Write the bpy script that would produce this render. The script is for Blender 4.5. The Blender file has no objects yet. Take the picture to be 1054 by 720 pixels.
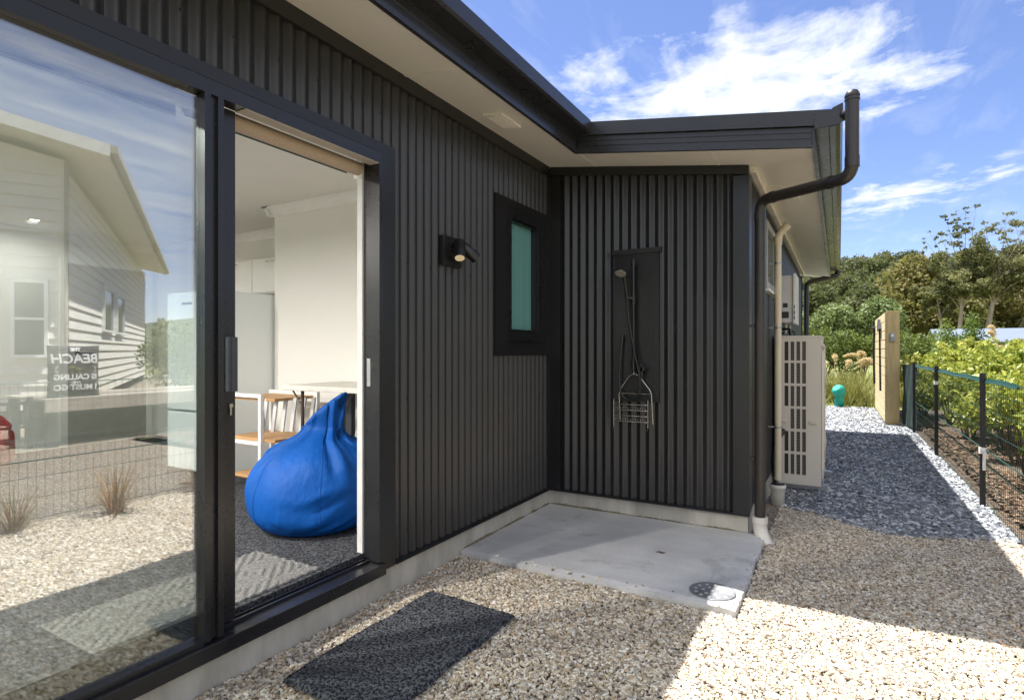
import bpy, bmesh, math, random
import numpy as np
from mathutils import Vector, Matrix, noise

R = math.radians
random.seed(7)
SC = bpy.context.scene
COL = SC.collection

# ------------------------------------------------------------------ camera
EYE = 1.26
cam_d = bpy.data.cameras.new('camera')
cam = bpy.data.objects.new('camera', cam_d)
COL.objects.link(cam)
cam.location = (0, 0, EYE)
cam.rotation_euler = (R(90), 0, R(29.8))
cam_d.sensor_width = 36
cam_d.lens = 20.08
cam_d.clip_start = 0.02
cam_d.clip_end = 3000
SC.camera = cam

# ------------------------------------------------------------------ light
SUNV = Vector((-0.334, 0.215, 1.0)).normalized()      # towards the sun
ELEV = math.asin(SUNV.z)
world = bpy.data.worlds.new('World')
SC.world = world
world.use_nodes = True
SKY_STRENGTH = 0.068
sun_d = bpy.data.lights.new('sun', 'SUN')
sun_d.energy = 4.4
sun_d.angle = R(0.5)
sun_d.color = (1.0, 0.975, 0.94)
sun = bpy.data.objects.new('sun', sun_d)
COL.objects.link(sun)
sun.location = (-6, 4, 20)
sun.rotation_euler = SUNV.to_track_quat('Z', 'Y').to_euler()
SC.view_settings.view_transform = 'Standard'
SC.view_settings.look = 'None'
SC.view_settings.gamma = 1.0
SC.view_settings.exposure = 1.66
SC.view_settings.use_curve_mapping = False
SC.render.engine = 'CYCLES'
SC.cycles.max_bounces = 10
SC.cycles.diffuse_bounces = 6
SC.cycles.glossy_bounces = 5
SC.cycles.transparent_max_bounces = 24
SC.cycles.use_denoising = True
SC.cycles.caustics_reflective = False
SC.cycles.caustics_refractive = False
SC.cycles.sample_clamp_indirect = 6


def build_world():
    nt = world.node_tree
    nt.nodes.clear()
    N, L = nt.nodes.new, nt.links.new
    out = N('ShaderNodeOutputWorld')
    bg = N('ShaderNodeBackground')
    bg.inputs['Strength'].default_value = SKY_STRENGTH
    sky = N('ShaderNodeTexSky')
    sky.sky_type = 'NISHITA'
    sky.sun_disc = False
    sky.sun_elevation = ELEV
    sky.sun_rotation = math.atan2(SUNV.x, SUNV.y)
    sky.air_density = 0.8
    sky.dust_density = 0.15
    sky.ozone_density = 3.5
    tc = N('ShaderNodeTexCoord')
    sep = N('ShaderNodeSeparateXYZ')
    L(tc.outputs['Generated'], sep.inputs[0])

    def m(op, a, b=None, c=None, clamp=False):
        n = N('ShaderNodeMath')
        n.operation = op
        n.use_clamp = clamp
        for i, v in enumerate((a, b, c)):
            if v is None:
                continue
            if isinstance(v, (int, float)):
                n.inputs[i].default_value = v
            else:
                L(v, n.inputs[i])
        return n.outputs[0]
    zz = m('MAXIMUM', sep.outputs[2], 0.03)
    px = m('DIVIDE', sep.outputs[0], zz)
    py = m('DIVIDE', sep.outputs[1], zz)
    comb = N('ShaderNodeCombineXYZ')
    L(px, comb.inputs[0])
    L(py, comb.inputs[1])

    def noise(scale, detail, rough, stretch=(1, 1, 1), rot=0.0, dist=0.0):
        mp = N('ShaderNodeMapping')
        mp.inputs['Scale'].default_value = stretch
        mp.inputs['Rotation'].default_value = (0, 0, rot)
        L(comb.outputs[0], mp.inputs[0])
        n = N('ShaderNodeTexNoise')
        n.inputs['Scale'].default_value = scale
        n.inputs['Detail'].default_value = detail
        n.inputs['Roughness'].default_value = rough
        n.inputs['Distortion'].default_value = dist
        L(mp.outputs[0], n.inputs['Vector'])
        return n.outputs['Fac']

    def blob(cx, cy, sx, sy, rot):
        # soft ellipse on the cloud layer: 1 at its middle, 0 at its rim
        dx, dy = m('SUBTRACT', px, cx), m('SUBTRACT', py, cy)
        c, s = math.cos(rot), math.sin(rot)
        u = m('ADD', m('MULTIPLY', dx, c / sx), m('MULTIPLY', dy, s / sx))
        v = m('ADD', m('MULTIPLY', dx, -s / sy), m('MULTIPLY', dy, c / sy))
        d = m('SQRT', m('ADD', m('MULTIPLY', u, u), m('MULTIPLY', v, v)))
        return m('SUBTRACT', 1.0, d, clamp=True)
    b1 = blob(-0.30, 2.42, 0.95, 0.85, 0.10)
    b2 = blob(0.34, 4.45, 1.0, 0.62, -0.95)
    b3 = blob(-0.72, 2.0, 0.32, 0.30, 0.5)
    fine = noise(3.2, 9, 0.62, (1, 1, 1), 0.3, 0.3)
    streak = noise(1.6, 8, 0.6, (2.6, 0.8, 1), 0.5, 0.4)
    big = noise(0.55, 6, 0.55, (1, 1, 1), 0.0, 0.2)
    tex = m('ADD', m('MULTIPLY', fine, 0.7), m('MULTIPLY', streak, 0.35))
    mask = m('MAXIMUM', m('MAXIMUM', m('MULTIPLY', b1, 1.25), m('MULTIPLY', b2, 0.95)), m('MULTIPLY', b3, 0.9))
    c1 = m('MULTIPLY', m('SUBTRACT', m('ADD', tex, m('MULTIPLY', mask, 0.25)), 0.61), 5.5, clamp=True)
    c1 = m('MULTIPLY', c1, m('MULTIPLY', mask, 3.0, clamp=True))
    # bright broken cloud added in the unseen southern sky as fill light
    south = m('SUBTRACT', m('MULTIPLY', sep.outputs[0], 0.25), sep.outputs[1])
    east = m('MULTIPLY', m('SUBTRACT', south, 0.02), 2.6, clamp=True)
    c2 = m('MULTIPLY', m('SUBTRACT', m('ADD', big, m('MULTIPLY', east, 0.28)), 0.56), 3.5, clamp=True)
    c2 = m('MULTIPLY', c2, m('MULTIPLY', east, 2.5, clamp=True))
    wisps = m('MULTIPLY', m('SUBTRACT', streak, 0.5), 0.9, clamp=True)
    # thin pale veil low in the east
    veil = m('MULTIPLY', m('SUBTRACT', sep.outputs[0], 0.45), 4.0, clamp=True)
    veil = m('MULTIPLY', veil, m('ADD', 0.38, m('MULTIPLY', m('SUBTRACT', streak, 0.5), 1.6)), clamp=True)
    cl = m('MAXIMUM', m('MAXIMUM', c1, m('MULTIPLY', c2, 0.95)), m('MAXIMUM', wisps, veil))
    # the added southern cloud is brightened to lift walls and shade
    fill_bank = N('ShaderNodeMix')
    fill_bank.data_type = 'RGBA'
    L(c2, fill_bank.inputs['Factor'])
    fill_bank.inputs[6].default_value = (5.6, 5.75, 6.0, 1)
    fill_bank.inputs[7].default_value = (8.0, 8.15, 8.5, 1)
    mix = N('ShaderNodeMix')
    mix.data_type = 'RGBA'
    L(m('MULTIPLY', cl, 0.93), mix.inputs['Factor'])
    hue = N('ShaderNodeMix')                       # clear, slightly violet southern sky
    hue.data_type = 'RGBA'
    hue.blend_type = 'MULTIPLY'
    hue.inputs['Factor'].default_value = 1.0
    L(sky.outputs[0], hue.inputs[6])
    hue.inputs[7].default_value = (0.94, 0.87, 0.98, 1)
    L(hue.outputs[2], mix.inputs[6])
    L(fill_bank.outputs[2], mix.inputs[7])
    L(mix.outputs[2], bg.inputs['Color'])
    L(bg.outputs[0], out.inputs['Surface'])


build_world()

# ------------------------------------------------------------------ materials
MATS = {}


def new_mat(name):
    m = bpy.data.materials.new(name)
    m.use_nodes = True
    nt = m.node_tree
    b = nt.nodes['Principled BSDF']
    MATS[name] = m
    return m, nt, b


def col4(c):
    return (c[0], c[1], c[2], 1)


def mat(name, c, rough=0.5, c2=None, scale=8.0, metal=0.0, bump=0.0, bscale=60.0, spec=0.5, stretch=(1, 1, 1), detail=6, contrast=(0.35, 0.65), coat=0.0, rvar=0.0):
    """plain procedural material: two tones mixed by a noise, with an optional noise bump"""
    m, nt, b = new_mat(name)
    N, L = nt.nodes.new, nt.links.new
    b.inputs['Roughness'].default_value = rough
    b.inputs['Metallic'].default_value = metal
    b.inputs['Specular IOR Level'].default_value = spec
    b.inputs['Coat Weight'].default_value = coat
    tc = N('ShaderNodeTexCoord')
    mp = N('ShaderNodeMapping')
    mp.inputs['Scale'].default_value = stretch
    L(tc.outputs['Object'], mp.inputs[0])
    if c2 is None:
        c2 = tuple(x * 0.86 for x in c)
    n = N('ShaderNodeTexNoise')
    n.inputs['Scale'].default_value = scale
    n.inputs['Detail'].default_value = detail
    n.inputs['Roughness'].default_value = 0.6
    L(mp.outputs[0], n.inputs['Vector'])
    r = N('ShaderNodeValToRGB')
    r.color_ramp.elements[0].position = contrast[0]
    r.color_ramp.elements[1].position = contrast[1]
    r.color_ramp.elements[0].color = col4(c2)
    r.color_ramp.elements[1].color = col4(c)
    L(n.outputs['Fac'], r.inputs[0])
    L(r.outputs[0], b.inputs['Base Color'])
    if rvar:
        mr = N('ShaderNodeMapRange')
        mr.inputs[3].default_value = rough - rvar
        mr.inputs[4].default_value = rough + rvar
        L(n.outputs['Fac'], mr.inputs[0])
        L(mr.outputs[0], b.inputs['Roughness'])
    if bump:
        n2 = N('ShaderNodeTexNoise')
        n2.inputs['Scale'].default_value = bscale
        n2.inputs['Detail'].default_value = 5
        L(mp.outputs[0], n2.inputs['Vector'])
        bp = N('ShaderNodeBump')
        bp.inputs['Strength'].default_value = bump
        bp.inputs['Distance'].default_value = 0.01
        L(n2.outputs['Fac'], bp.inputs['Height'])
        L(bp.outputs[0], b.inputs['Normal'])
    return m


def mat_leaf(name, cols, rough=0.5, trans=0.25):
    """foliage: a tone per leaf and per plant"""
    m, nt, b = new_mat(name)
    N, L = nt.nodes.new, nt.links.new
    geo = N('ShaderNodeNewGeometry')
    oi = N('ShaderNodeObjectInfo')
    ad = N('ShaderNodeMath')
    ad.operation = 'MULTIPLY_ADD'
    L(geo.outputs['Random Per Island'], ad.inputs[0])
    ad.inputs[1].default_value = 0.6
    mu = N('ShaderNodeMath')
    mu.operation = 'MULTIPLY'
    L(oi.outputs['Random'], mu.inputs[0])
    mu.inputs[1].default_value = 0.4
    L(mu.outputs[0], ad.inputs[2])
    r = N('ShaderNodeValToRGB')
    el = r.color_ramp.elements
    while len(el) < len(cols):
        el.new(0.5)
    for i, c in enumerate(cols):
        el[i].position = i / (len(cols) - 1)
        el[i].color = col4(c)
    L(ad.outputs[0], r.inputs[0])
    L(r.outputs[0], b.inputs['Base Color'])
    b.inputs['Roughness'].default_value = rough
    b.inputs['Specular IOR Level'].default_value = 0.3
    if trans:
        tr = N('ShaderNodeBsdfTranslucent')
        L(r.outputs[0], tr.inputs['Color'])
        mx = N('ShaderNodeMixShader')
        mx.inputs[0].default_value = trans
        L(b.outputs[0], mx.inputs[1])
        L(tr.outputs[0], mx.inputs[2])
        L(mx.outputs[0], nt.nodes['Material Output'].inputs['Surface'])
    return m


def mat_stone(name, cols, rough=0.7):
    m, nt, b = new_mat(name)
    N, L = nt.nodes.new, nt.links.new
    oi = N('ShaderNodeObjectInfo')
    r = N('ShaderNodeValToRGB')
    el = r.color_ramp.elements
    r.color_ramp.interpolation = 'CONSTANT'
    while len(el) < len(cols):
        el.new(0.5)
    for i, c in enumerate(cols):
        el[i].position = i / len(cols)
        el[i].color = col4(c)
    L(oi.outputs['Random'], r.inputs[0])
    tc = N('ShaderNodeTexCoord')
    n = N('ShaderNodeTexNoise')
    n.inputs['Scale'].default_value = 2.0
    n.inputs['Detail'].default_value = 4
    L(tc.outputs['Object'], n.inputs['Vector'])
    mx = N('ShaderNodeMix')
    mx.data_type = 'RGBA'
    mx.blend_type = 'MULTIPLY'
    mx.inputs['Factor'].default_value = 0.5
    L(r.outputs[0], mx.inputs[6])
    L(n.outputs['Color'], mx.inputs[7])
    mg = N('ShaderNodeMix')
    mg.data_type = 'RGBA'
    mg.inputs['Factor'].default_value = 0.75
    L(mx.outputs[2], mg.inputs[6])
    L(r.outputs[0], mg.inputs[7])
    L(mg.outputs[2], b.inputs['Base Color'])
    b.inputs['Roughness'].default_value = rough
    return m


def mat_cells(name, cols, scale, rough=0.8, bump=0.6, gap=0.35):
    """gravel seen from afar: coloured cells with a bump"""
    m, nt, b = new_mat(name)
    N, L = nt.nodes.new, nt.links.new
    tc = N('ShaderNodeTexCoord')
    v = N('ShaderNodeTexVoronoi')
    v.inputs['Scale'].default_value = scale
    L(tc.outputs['Object'], v.inputs['Vector'])
    bw = N('ShaderNodeSeparateColor')
    L(v.outputs['Color'], bw.inputs[0])
    r = N('ShaderNodeValToRGB')
    el = r.color_ramp.elements
    while len(el) < len(cols):
        el.new(0.5)
    for i, c in enumerate(cols):
        el[i].position = i / (len(cols) - 1)
        el[i].color = col4(c)
    L(bw.outputs[0], r.inputs[0])
    dk = N('ShaderNodeValToRGB')
    dk.color_ramp.elements[0].position = 0.25
    dk.color_ramp.elements[0].color = (1, 1, 1, 1)
    dk.color_ramp.elements[1].position = 0.75
    dk.color_ramp.elements[1].color = (gap, gap, gap, 1)
    L(v.outputs['Distance'], dk.inputs[0])
    mx = N('ShaderNodeMix')
    mx.data_type = 'RGBA'
    mx.blend_type = 'MULTIPLY'
    mx.inputs['Factor'].default_value = 1
    L(r.outputs[0], mx.inputs[6])
    L(dk.outputs[0], mx.inputs[7])
    L(mx.outputs[2], b.inputs['Base Color'])
    b.inputs['Roughness'].default_value = rough
    bp = N('ShaderNodeBump')
    bp.invert = True
    bp.inputs['Strength'].default_value = bump
    bp.inputs['Distance'].default_value = 0.02
    L(v.outputs['Distance'], bp.inputs['Height'])
    L(bp.outputs[0], b.inputs['Normal'])
    return m


def mat_glass(name, base_refl, tint=(0.93, 0.96, 0.95)):
    """coated window glass: transparent, with a mirror reflection that grows towards grazing angles"""
    m, nt, b = new_mat(name)
    nt.nodes.remove(b)
    N, L = nt.nodes.new, nt.links.new
    t = N('ShaderNodeBsdfTransparent')
    t.inputs[0].default_value = col4(tint)
    g = N('ShaderNodeBsdfGlossy')
    g.inputs['Roughness'].default_value = 0.0
    g.inputs['Color'].default_value = (0.98, 0.99, 1, 1)
    lw = N('ShaderNodeLayerWeight')
    lw.inputs['Blend'].default_value = 0.5
    pw = N('ShaderNodeMath')
    pw.operation = 'POWER'
    L(lw.outputs['Facing'], pw.inputs[0])
    pw.inputs[1].default_value = 4.0
    ma = N('ShaderNodeMath')
    ma.operation = 'MULTIPLY_ADD'
    L(pw.outputs[0], ma.inputs[0])
    ma.inputs[1].default_value = 1 - base_refl
    ma.inputs[2].default_value = base_refl
    mx = N('ShaderNodeMixShader')
    L(ma.outputs[0], mx.inputs[0])
    L(t.outputs[0], mx.inputs[1])
    L(g.outputs[0], mx.inputs[2])
    L(mx.outputs[0], nt.nodes['Material Output'].inputs['Surface'])
    return m


def mat_concrete(name):
    """pale floated concrete: broad tone changes, darker water stains, grit, faint trowel streaks"""
    m, nt, b = new_mat(name)
    N, L = nt.nodes.new, nt.links.new
    tc = N('ShaderNodeTexCoord')

    def nz(scale, det, stretch=(1, 1, 1), rot=0.0, dist=0.0):
        mp = N('ShaderNodeMapping')
        mp.inputs['Scale'].default_value = stretch
        mp.inputs['Rotation'].default_value = (0, 0, rot)
        L(tc.outputs['Object'], mp.inputs[0])
        n = N('ShaderNodeTexNoise')
        n.inputs['Scale'].default_value = scale
        n.inputs['Detail'].default_value = det
        n.inputs['Roughness'].default_value = 0.62
        n.inputs['Distortion'].default_value = dist
        L(mp.outputs[0], n.inputs['Vector'])
        return n.outputs['Fac']

    def ramp(fac, p0, p1, c0, c1):
        r = N('ShaderNodeValToRGB')
        r.color_ramp.elements[0].position = p0
        r.color_ramp.elements[1].position = p1
        r.color_ramp.elements[0].color = (*c0, 1)
        r.color_ramp.elements[1].color = (*c1, 1)
        L(fac, r.inputs[0])
        return r.outputs[0]

    def mul(a, c, f=1.0):
        x = N('ShaderNodeMix')
        x.data_type = 'RGBA'
        x.blend_type = 'MULTIPLY'
        x.inputs['Factor'].default_value = f
        L(a, x.inputs[6])
        L(c, x.inputs[7])
        return x.outputs[2]
    c = ramp(nz(1.7, 8, dist=0.6), 0.32, 0.68, (0.47, 0.462, 0.452), (0.60, 0.59, 0.57))
    c = mul(c, ramp(nz(2.6, 9, dist=1.2), 0.56, 0.64, (1, 1, 1), (0.80, 0.79, 0.78)))
    c = mul(c, ramp(nz(1.1, 6, (1.0, 5.0, 1), 0.3, 0.4), 0.40, 0.62, (0.90, 0.90, 0.90), (1, 1, 1)))
    c = mul(c, ramp(nz(160, 3), 0.33, 0.45, (0.72, 0.71, 0.70), (1, 1, 1)))
    c = mul(c, ramp(nz(26, 4), 0.70, 0.74, (1, 1, 1), (0.70, 0.68, 0.64)))
    L(c, b.inputs['Base Color'])
    b.inputs['Roughness'].default_value = 0.8
    bp = N('ShaderNodeBump')
    bp.inputs['Strength'].default_value = 0.25
    bp.inputs['Distance'].default_value = 0.004
    L(nz(40, 8), bp.inputs['Height'])
    L(bp.outputs[0], b.inputs['Normal'])
    return m


def mat_emit(name, c, s):
    m, nt, b = new_mat(name)
    b.inputs['Emission Color'].default_value = col4(c)
    b.inputs['Emission Strength'].default_value = s
    b.inputs['Base Color'].default_value = col4(c)
    return m


def mat_boards(name, c, c2, axis, pitch, rough=0.6, gap_c=(0.08, 0.06, 0.04), gap=0.06):
    """timber with a grain along its length"""
    return mat(name, c, rough, c2, 6.0, stretch=(1, 1, 9) if axis == 'h' else (6, 6, 0.6), bump=0.15, bscale=30)


M_CLAD = mat('charcoal_steel', (0.026, 0.0258, 0.0275), 0.35, (0.022, 0.0218, 0.0235), 3.0, rvar=0.05, spec=0.5)
M_TRIM = mat('charcoal_trim', (0.015, 0.0148, 0.0155), 0.36, (0.0125, 0.0123, 0.013), 2.0, rvar=0.05)
M_ALU = mat('black_aluminium', (0.016, 0.016, 0.018), 0.28, (0.013, 0.013, 0.015), 4.0, rvar=0.05)
M_GUTTER = mat('charcoal_gutter', (0.028, 0.028, 0.031), 0.28, (0.023, 0.023, 0.026), 3.0, rvar=0.06)
M_PIPE = mat('brown_black_pipe', (0.032, 0.027, 0.024), 0.35, (0.026, 0.022, 0.02), 5.0)
M_RUBBER = mat('black_gap', (0.006, 0.006, 0.006), 0.7)
M_SOFFIT = mat('cream_soffit_board', (0.84, 0.80, 0.73), 0.6, (0.81, 0.77, 0.70), 2.0, bump=0.05, bscale=40)
M_SOFFJ = mat('soffit_joint', (0.90, 0.86, 0.78), 0.5)
M_PLINTH = mat('plinth_concrete', (0.52, 0.49, 0.43), 0.85, (0.36, 0.335, 0.28), 3.0, bump=0.35, bscale=45, stretch=(2.2, 2.2, 0.7))
M_PAD = mat_concrete('pad_concrete')
M_WHITE = mat('white_paint', (0.80, 0.79, 0.76), 0.5, (0.77, 0.76, 0.73))
M_ROOMWALL = mat('cream_wall_paint', (0.75, 0.735, 0.695), 0.7, (0.73, 0.715, 0.675), 2.0)
M_CEIL = mat('ceiling_paint', (0.78, 0.76, 0.71), 0.8, (0.76, 0.74, 0.69), 2.0)
M_CARPET = mat('charcoal_carpet', (0.105, 0.108, 0.118), 0.95, (0.018, 0.019, 0.022), 80.0, bump=0.9, bscale=160, contrast=(0.4, 0.62), spec=0.1)
M_MATOUT = mat('coarse_loop_mat', (0.125, 0.13, 0.14), 0.95, (0.012, 0.013, 0.016), 90.0, bump=1.0, bscale=90, contrast=(0.42, 0.60), spec=0.15)
M_MATIN = mat('ribbed_grey_mat', (0.215, 0.21, 0.20), 0.95, (0.105, 0.103, 0.10), 110.0, bump=0.6, bscale=120, spec=0.1)
M_FRIDGE = mat('fridge_enamel', (0.74, 0.78, 0.78), 0.35, (0.72, 0.76, 0.76), 1.0)
M_BLUE = mat('blue_nylon', (0.0008, 0.072, 0.32), 0.6, (0.0006, 0.060, 0.265), 3.0, bump=0.9, bscale=13, spec=0.2, stretch=(1.5, 1.5, 0.8))
M_RED = mat('red_nylon', (0.45, 0.012, 0.015), 0.6, (0.36, 0.01, 0.012), 3.0, bump=0.12, bscale=14)
M_OAK = mat('oak_board', (0.50, 0.29, 0.13), 0.5, (0.40, 0.22, 0.09), 5.0, stretch=(1, 8, 8))
M_BROWNLEG = mat('dark_bronze_leg', (0.05, 0.035, 0.028), 0.4)
M_BLIND = mat('beige_blind_cloth', (0.52, 0.41, 0.32), 0.9, (0.44, 0.34, 0.26), 120.0, bump=0.3, bscale=200)
M_BLINDK = mat('slate_blind_cloth', (0.012, 0.014, 0.018), 0.9)
M_GLASS = mat_glass('coated_glass', 0.23, (0.93, 0.95, 0.945))
M_GLASS2 = mat_glass('window_glass', 0.07, (0.80, 0.95, 0.93))
M_FROST = mat('teal_frosted_glass', (0.145, 0.33, 0.315), 0.16, (0.12, 0.28, 0.265), 1.0, stretch=(1, 30, 0.4), bump=0.25, bscale=1.2, spec=0.6)
M_CHROME = mat('polished_steel', (0.52, 0.49, 0.44), 0.25, metal=1.0)
M_BLACK = mat('matt_black', (0.012, 0.012, 0.013), 0.35)
M_BLACKP = mat('satin_black_panel', (0.009, 0.009, 0.0095), 0.36, rvar=0.08)
M_LENS = mat_emit('lamp_lens', (0.95, 0.80, 0.52), 0.05)
M_LAMP = mat_emit('lit_downlight', (1.0, 0.86, 0.62), 14.0)
M_ACASE = mat('beige_enamel', (0.66, 0.60, 0.51), 0.45, (0.63, 0.57, 0.485), 2.0)
M_ADARK = mat('grille_dark', (0.030, 0.027, 0.025), 0.6)
M_ALOUV = mat('grille_louvre', (0.20, 0.17, 0.145), 0.5)
M_PVC = mat('white_pvc', (0.72, 0.69, 0.63), 0.4, (0.62, 0.58, 0.5), 6.0)
M_CREAMP = mat('cream_pipe', (0.70, 0.61, 0.45), 0.45, (0.66, 0.57, 0.42), 3.0)
M_GALV = mat('galvanised_steel', (0.42, 0.43, 0.43), 0.4, metal=0.9)
M_PINE = mat('treated_pine', (0.56, 0.42, 0.21), 0.65, (0.43, 0.31, 0.14), 7.0, stretch=(7, 7, 0.7), bump=0.2, bscale=25)
M_PINEH = mat('treated_pine_board', (0.64, 0.51, 0.29), 0.65, (0.53, 0.41, 0.21), 7.0, stretch=(7, 0.7, 7), bump=0.2, bscale=25)
M_WIRE = mat('green_coated_wire', (0.016, 0.065, 0.052), 0.45)
M_POST = mat('black_steel_post', (0.018, 0.016, 0.015), 0.55)
M_TEAL = mat('teal_plastic_sleeve', (0.004, 0.36, 0.26), 0.4, (0.003, 0.27, 0.20), 6.0, bump=0.4, bscale=20)
M_BARK = mat('pale_gum_bark', (0.40, 0.34, 0.27), 0.85, (0.24, 0.19, 0.14), 3.0, stretch=(2, 2, 0.3))
M_DBARK = mat('brown_bark', (0.12, 0.085, 0.055), 0.9, (0.07, 0.05, 0.03), 4.0, stretch=(2, 2, 0.4))
M_CREAMW = mat('cream_weatherboard', (0.74, 0.70, 0.61), 0.6, (0.70, 0.66, 0.57), 2.0)
M_CREAMS = mat('neighbour_soffit', (0.72, 0.69, 0.62), 0.6)
M_TAN = mat('tan_gutter', (0.40, 0.36, 0.28), 0.4)
M_ROOFG = mat('blue_grey_roof', (0.13, 0.16, 0.215), 0.65, (0.115, 0.14, 0.19), 2.0)
M_PANE = mat('dark_pane', (0.03, 0.04, 0.045), 0.08)
M_DECK = mat('weathered_deck', (0.38, 0.33, 0.27), 0.75, (0.28, 0.24, 0.19), 5.0, stretch=(6, 1, 6))
M_CUSH = mat('charcoal_canvas', (0.035, 0.033, 0.037), 0.9, bump=0.2, bscale=200)
M_INK = mat('white_print', (0.78, 0.77, 0.74), 0.8)
M_INKY = mat('olive_print', (0.30, 0.30, 0.10), 0.8)
M_PLUME = mat_leaf('plume_fibre', [(0.56, 0.44, 0.22), (0.72, 0.60, 0.35), (0.82, 0.73, 0.50)], 0.9, 0.4)
M_TUSS = mat_leaf('tussock_blade', [(0.10, 0.11, 0.03), (0.22, 0.17, 0.05), (0.36, 0.17, 0.06), (0.40, 0.30, 0.13)], 0.6, 0.2)
M_GRASS = mat_leaf('meadow_blade', [(0.10, 0.14, 0.025), (0.20, 0.20, 0.045), (0.33, 0.27, 0.09)], 0.7, 0.3)
M_LIME = mat_leaf('lime_leaf', [(0.11, 0.17, 0.02), (0.24, 0.29, 0.04), (0.40, 0.41, 0.07), (0.50, 0.49, 0.13)], 0.4, 0.35)
M_MIDG = mat_leaf('mid_green_leaf', [(0.055, 0.085, 0.016), (0.14, 0.18, 0.034), (0.26, 0.29, 0.065)], 0.6, 0.35)
M_WILLOW = mat_leaf('willow_leaf', [(0.12, 0.16, 0.05), (0.19, 0.24, 0.085), (0.27, 0.31, 0.13)], 0.6, 0.35)
M_FOREST = mat_leaf('hill_leaf', [(0.05, 0.068, 0.022), (0.11, 0.13, 0.042), (0.17, 0.18, 0.065), (0.25, 0.215, 0.095)], 0.7, 0.4)
M_OLIVE = mat_leaf('olive_leaf', [(0.08, 0.088, 0.02), (0.165, 0.16, 0.042), (0.25, 0.21, 0.075)], 0.7, 0.4)
M_GUM = mat_leaf('gum_leaf', [(0.065, 0.08, 0.03), (0.155, 0.165, 0.06), (0.27, 0.25, 0.105)], 0.7, 0.4)
M_BGRAV = mat_cells('beige_gravel_ground', [(0.17, 0.125, 0.085), (0.42, 0.335, 0.24), (0.60, 0.52, 0.41), (0.30, 0.23, 0.155)], 85.0, gap=0.3)
M_GGRAV = mat_cells('grey_gravel_ground', [(0.115, 0.12, 0.125), (0.26, 0.265, 0.27), (0.45, 0.455, 0.46)], 40.0, gap=0.3)
M_MULCH = mat_cells('bark_mulch', [(0.055, 0.034, 0.02), (0.13, 0.085, 0.05), (0.22, 0.155, 0.10)], 38.0, gap=0.3)
M_BSTONE = mat_stone('beige_stone', [(0.612, 0.530, 0.408), (0.408, 0.316, 0.209), (0.694, 0.622, 0.514), (0.510, 0.418, 0.301), (0.224, 0.168, 0.117), (0.592, 0.525, 0.417), (0.469, 0.357, 0.223), (0.377, 0.342, 0.291), (0.775, 0.724, 0.621), (0.286, 0.239, 0.184), (0.561, 0.474, 0.349)])
M_GSTONE = mat_stone('grey_stone', [(0.14, 0.148, 0.158), (0.26, 0.27, 0.28), (0.11, 0.117, 0.127), (0.37, 0.375, 0.38), (0.20, 0.212, 0.228), (0.56, 0.565, 0.57), (0.15, 0.16, 0.178)], 0.45)
M_MEADOW = mat('meadow_ground', (0.20, 0.20, 0.05), 0.95, (0.09, 0.11, 0.028), 0.5, bump=0.5, bscale=8)
M_HILL = mat('hill_ground', (0.05, 0.06, 0.02), 0.95, (0.025, 0.035, 0.012), 0.05)


# ------------------------------------------------------------------ mesh helpers
def wloc(o):
    v = Vector((0, 0, 0))
    while o is not None:
        v = v + o.location
        o = o.parent
    return v


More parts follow.
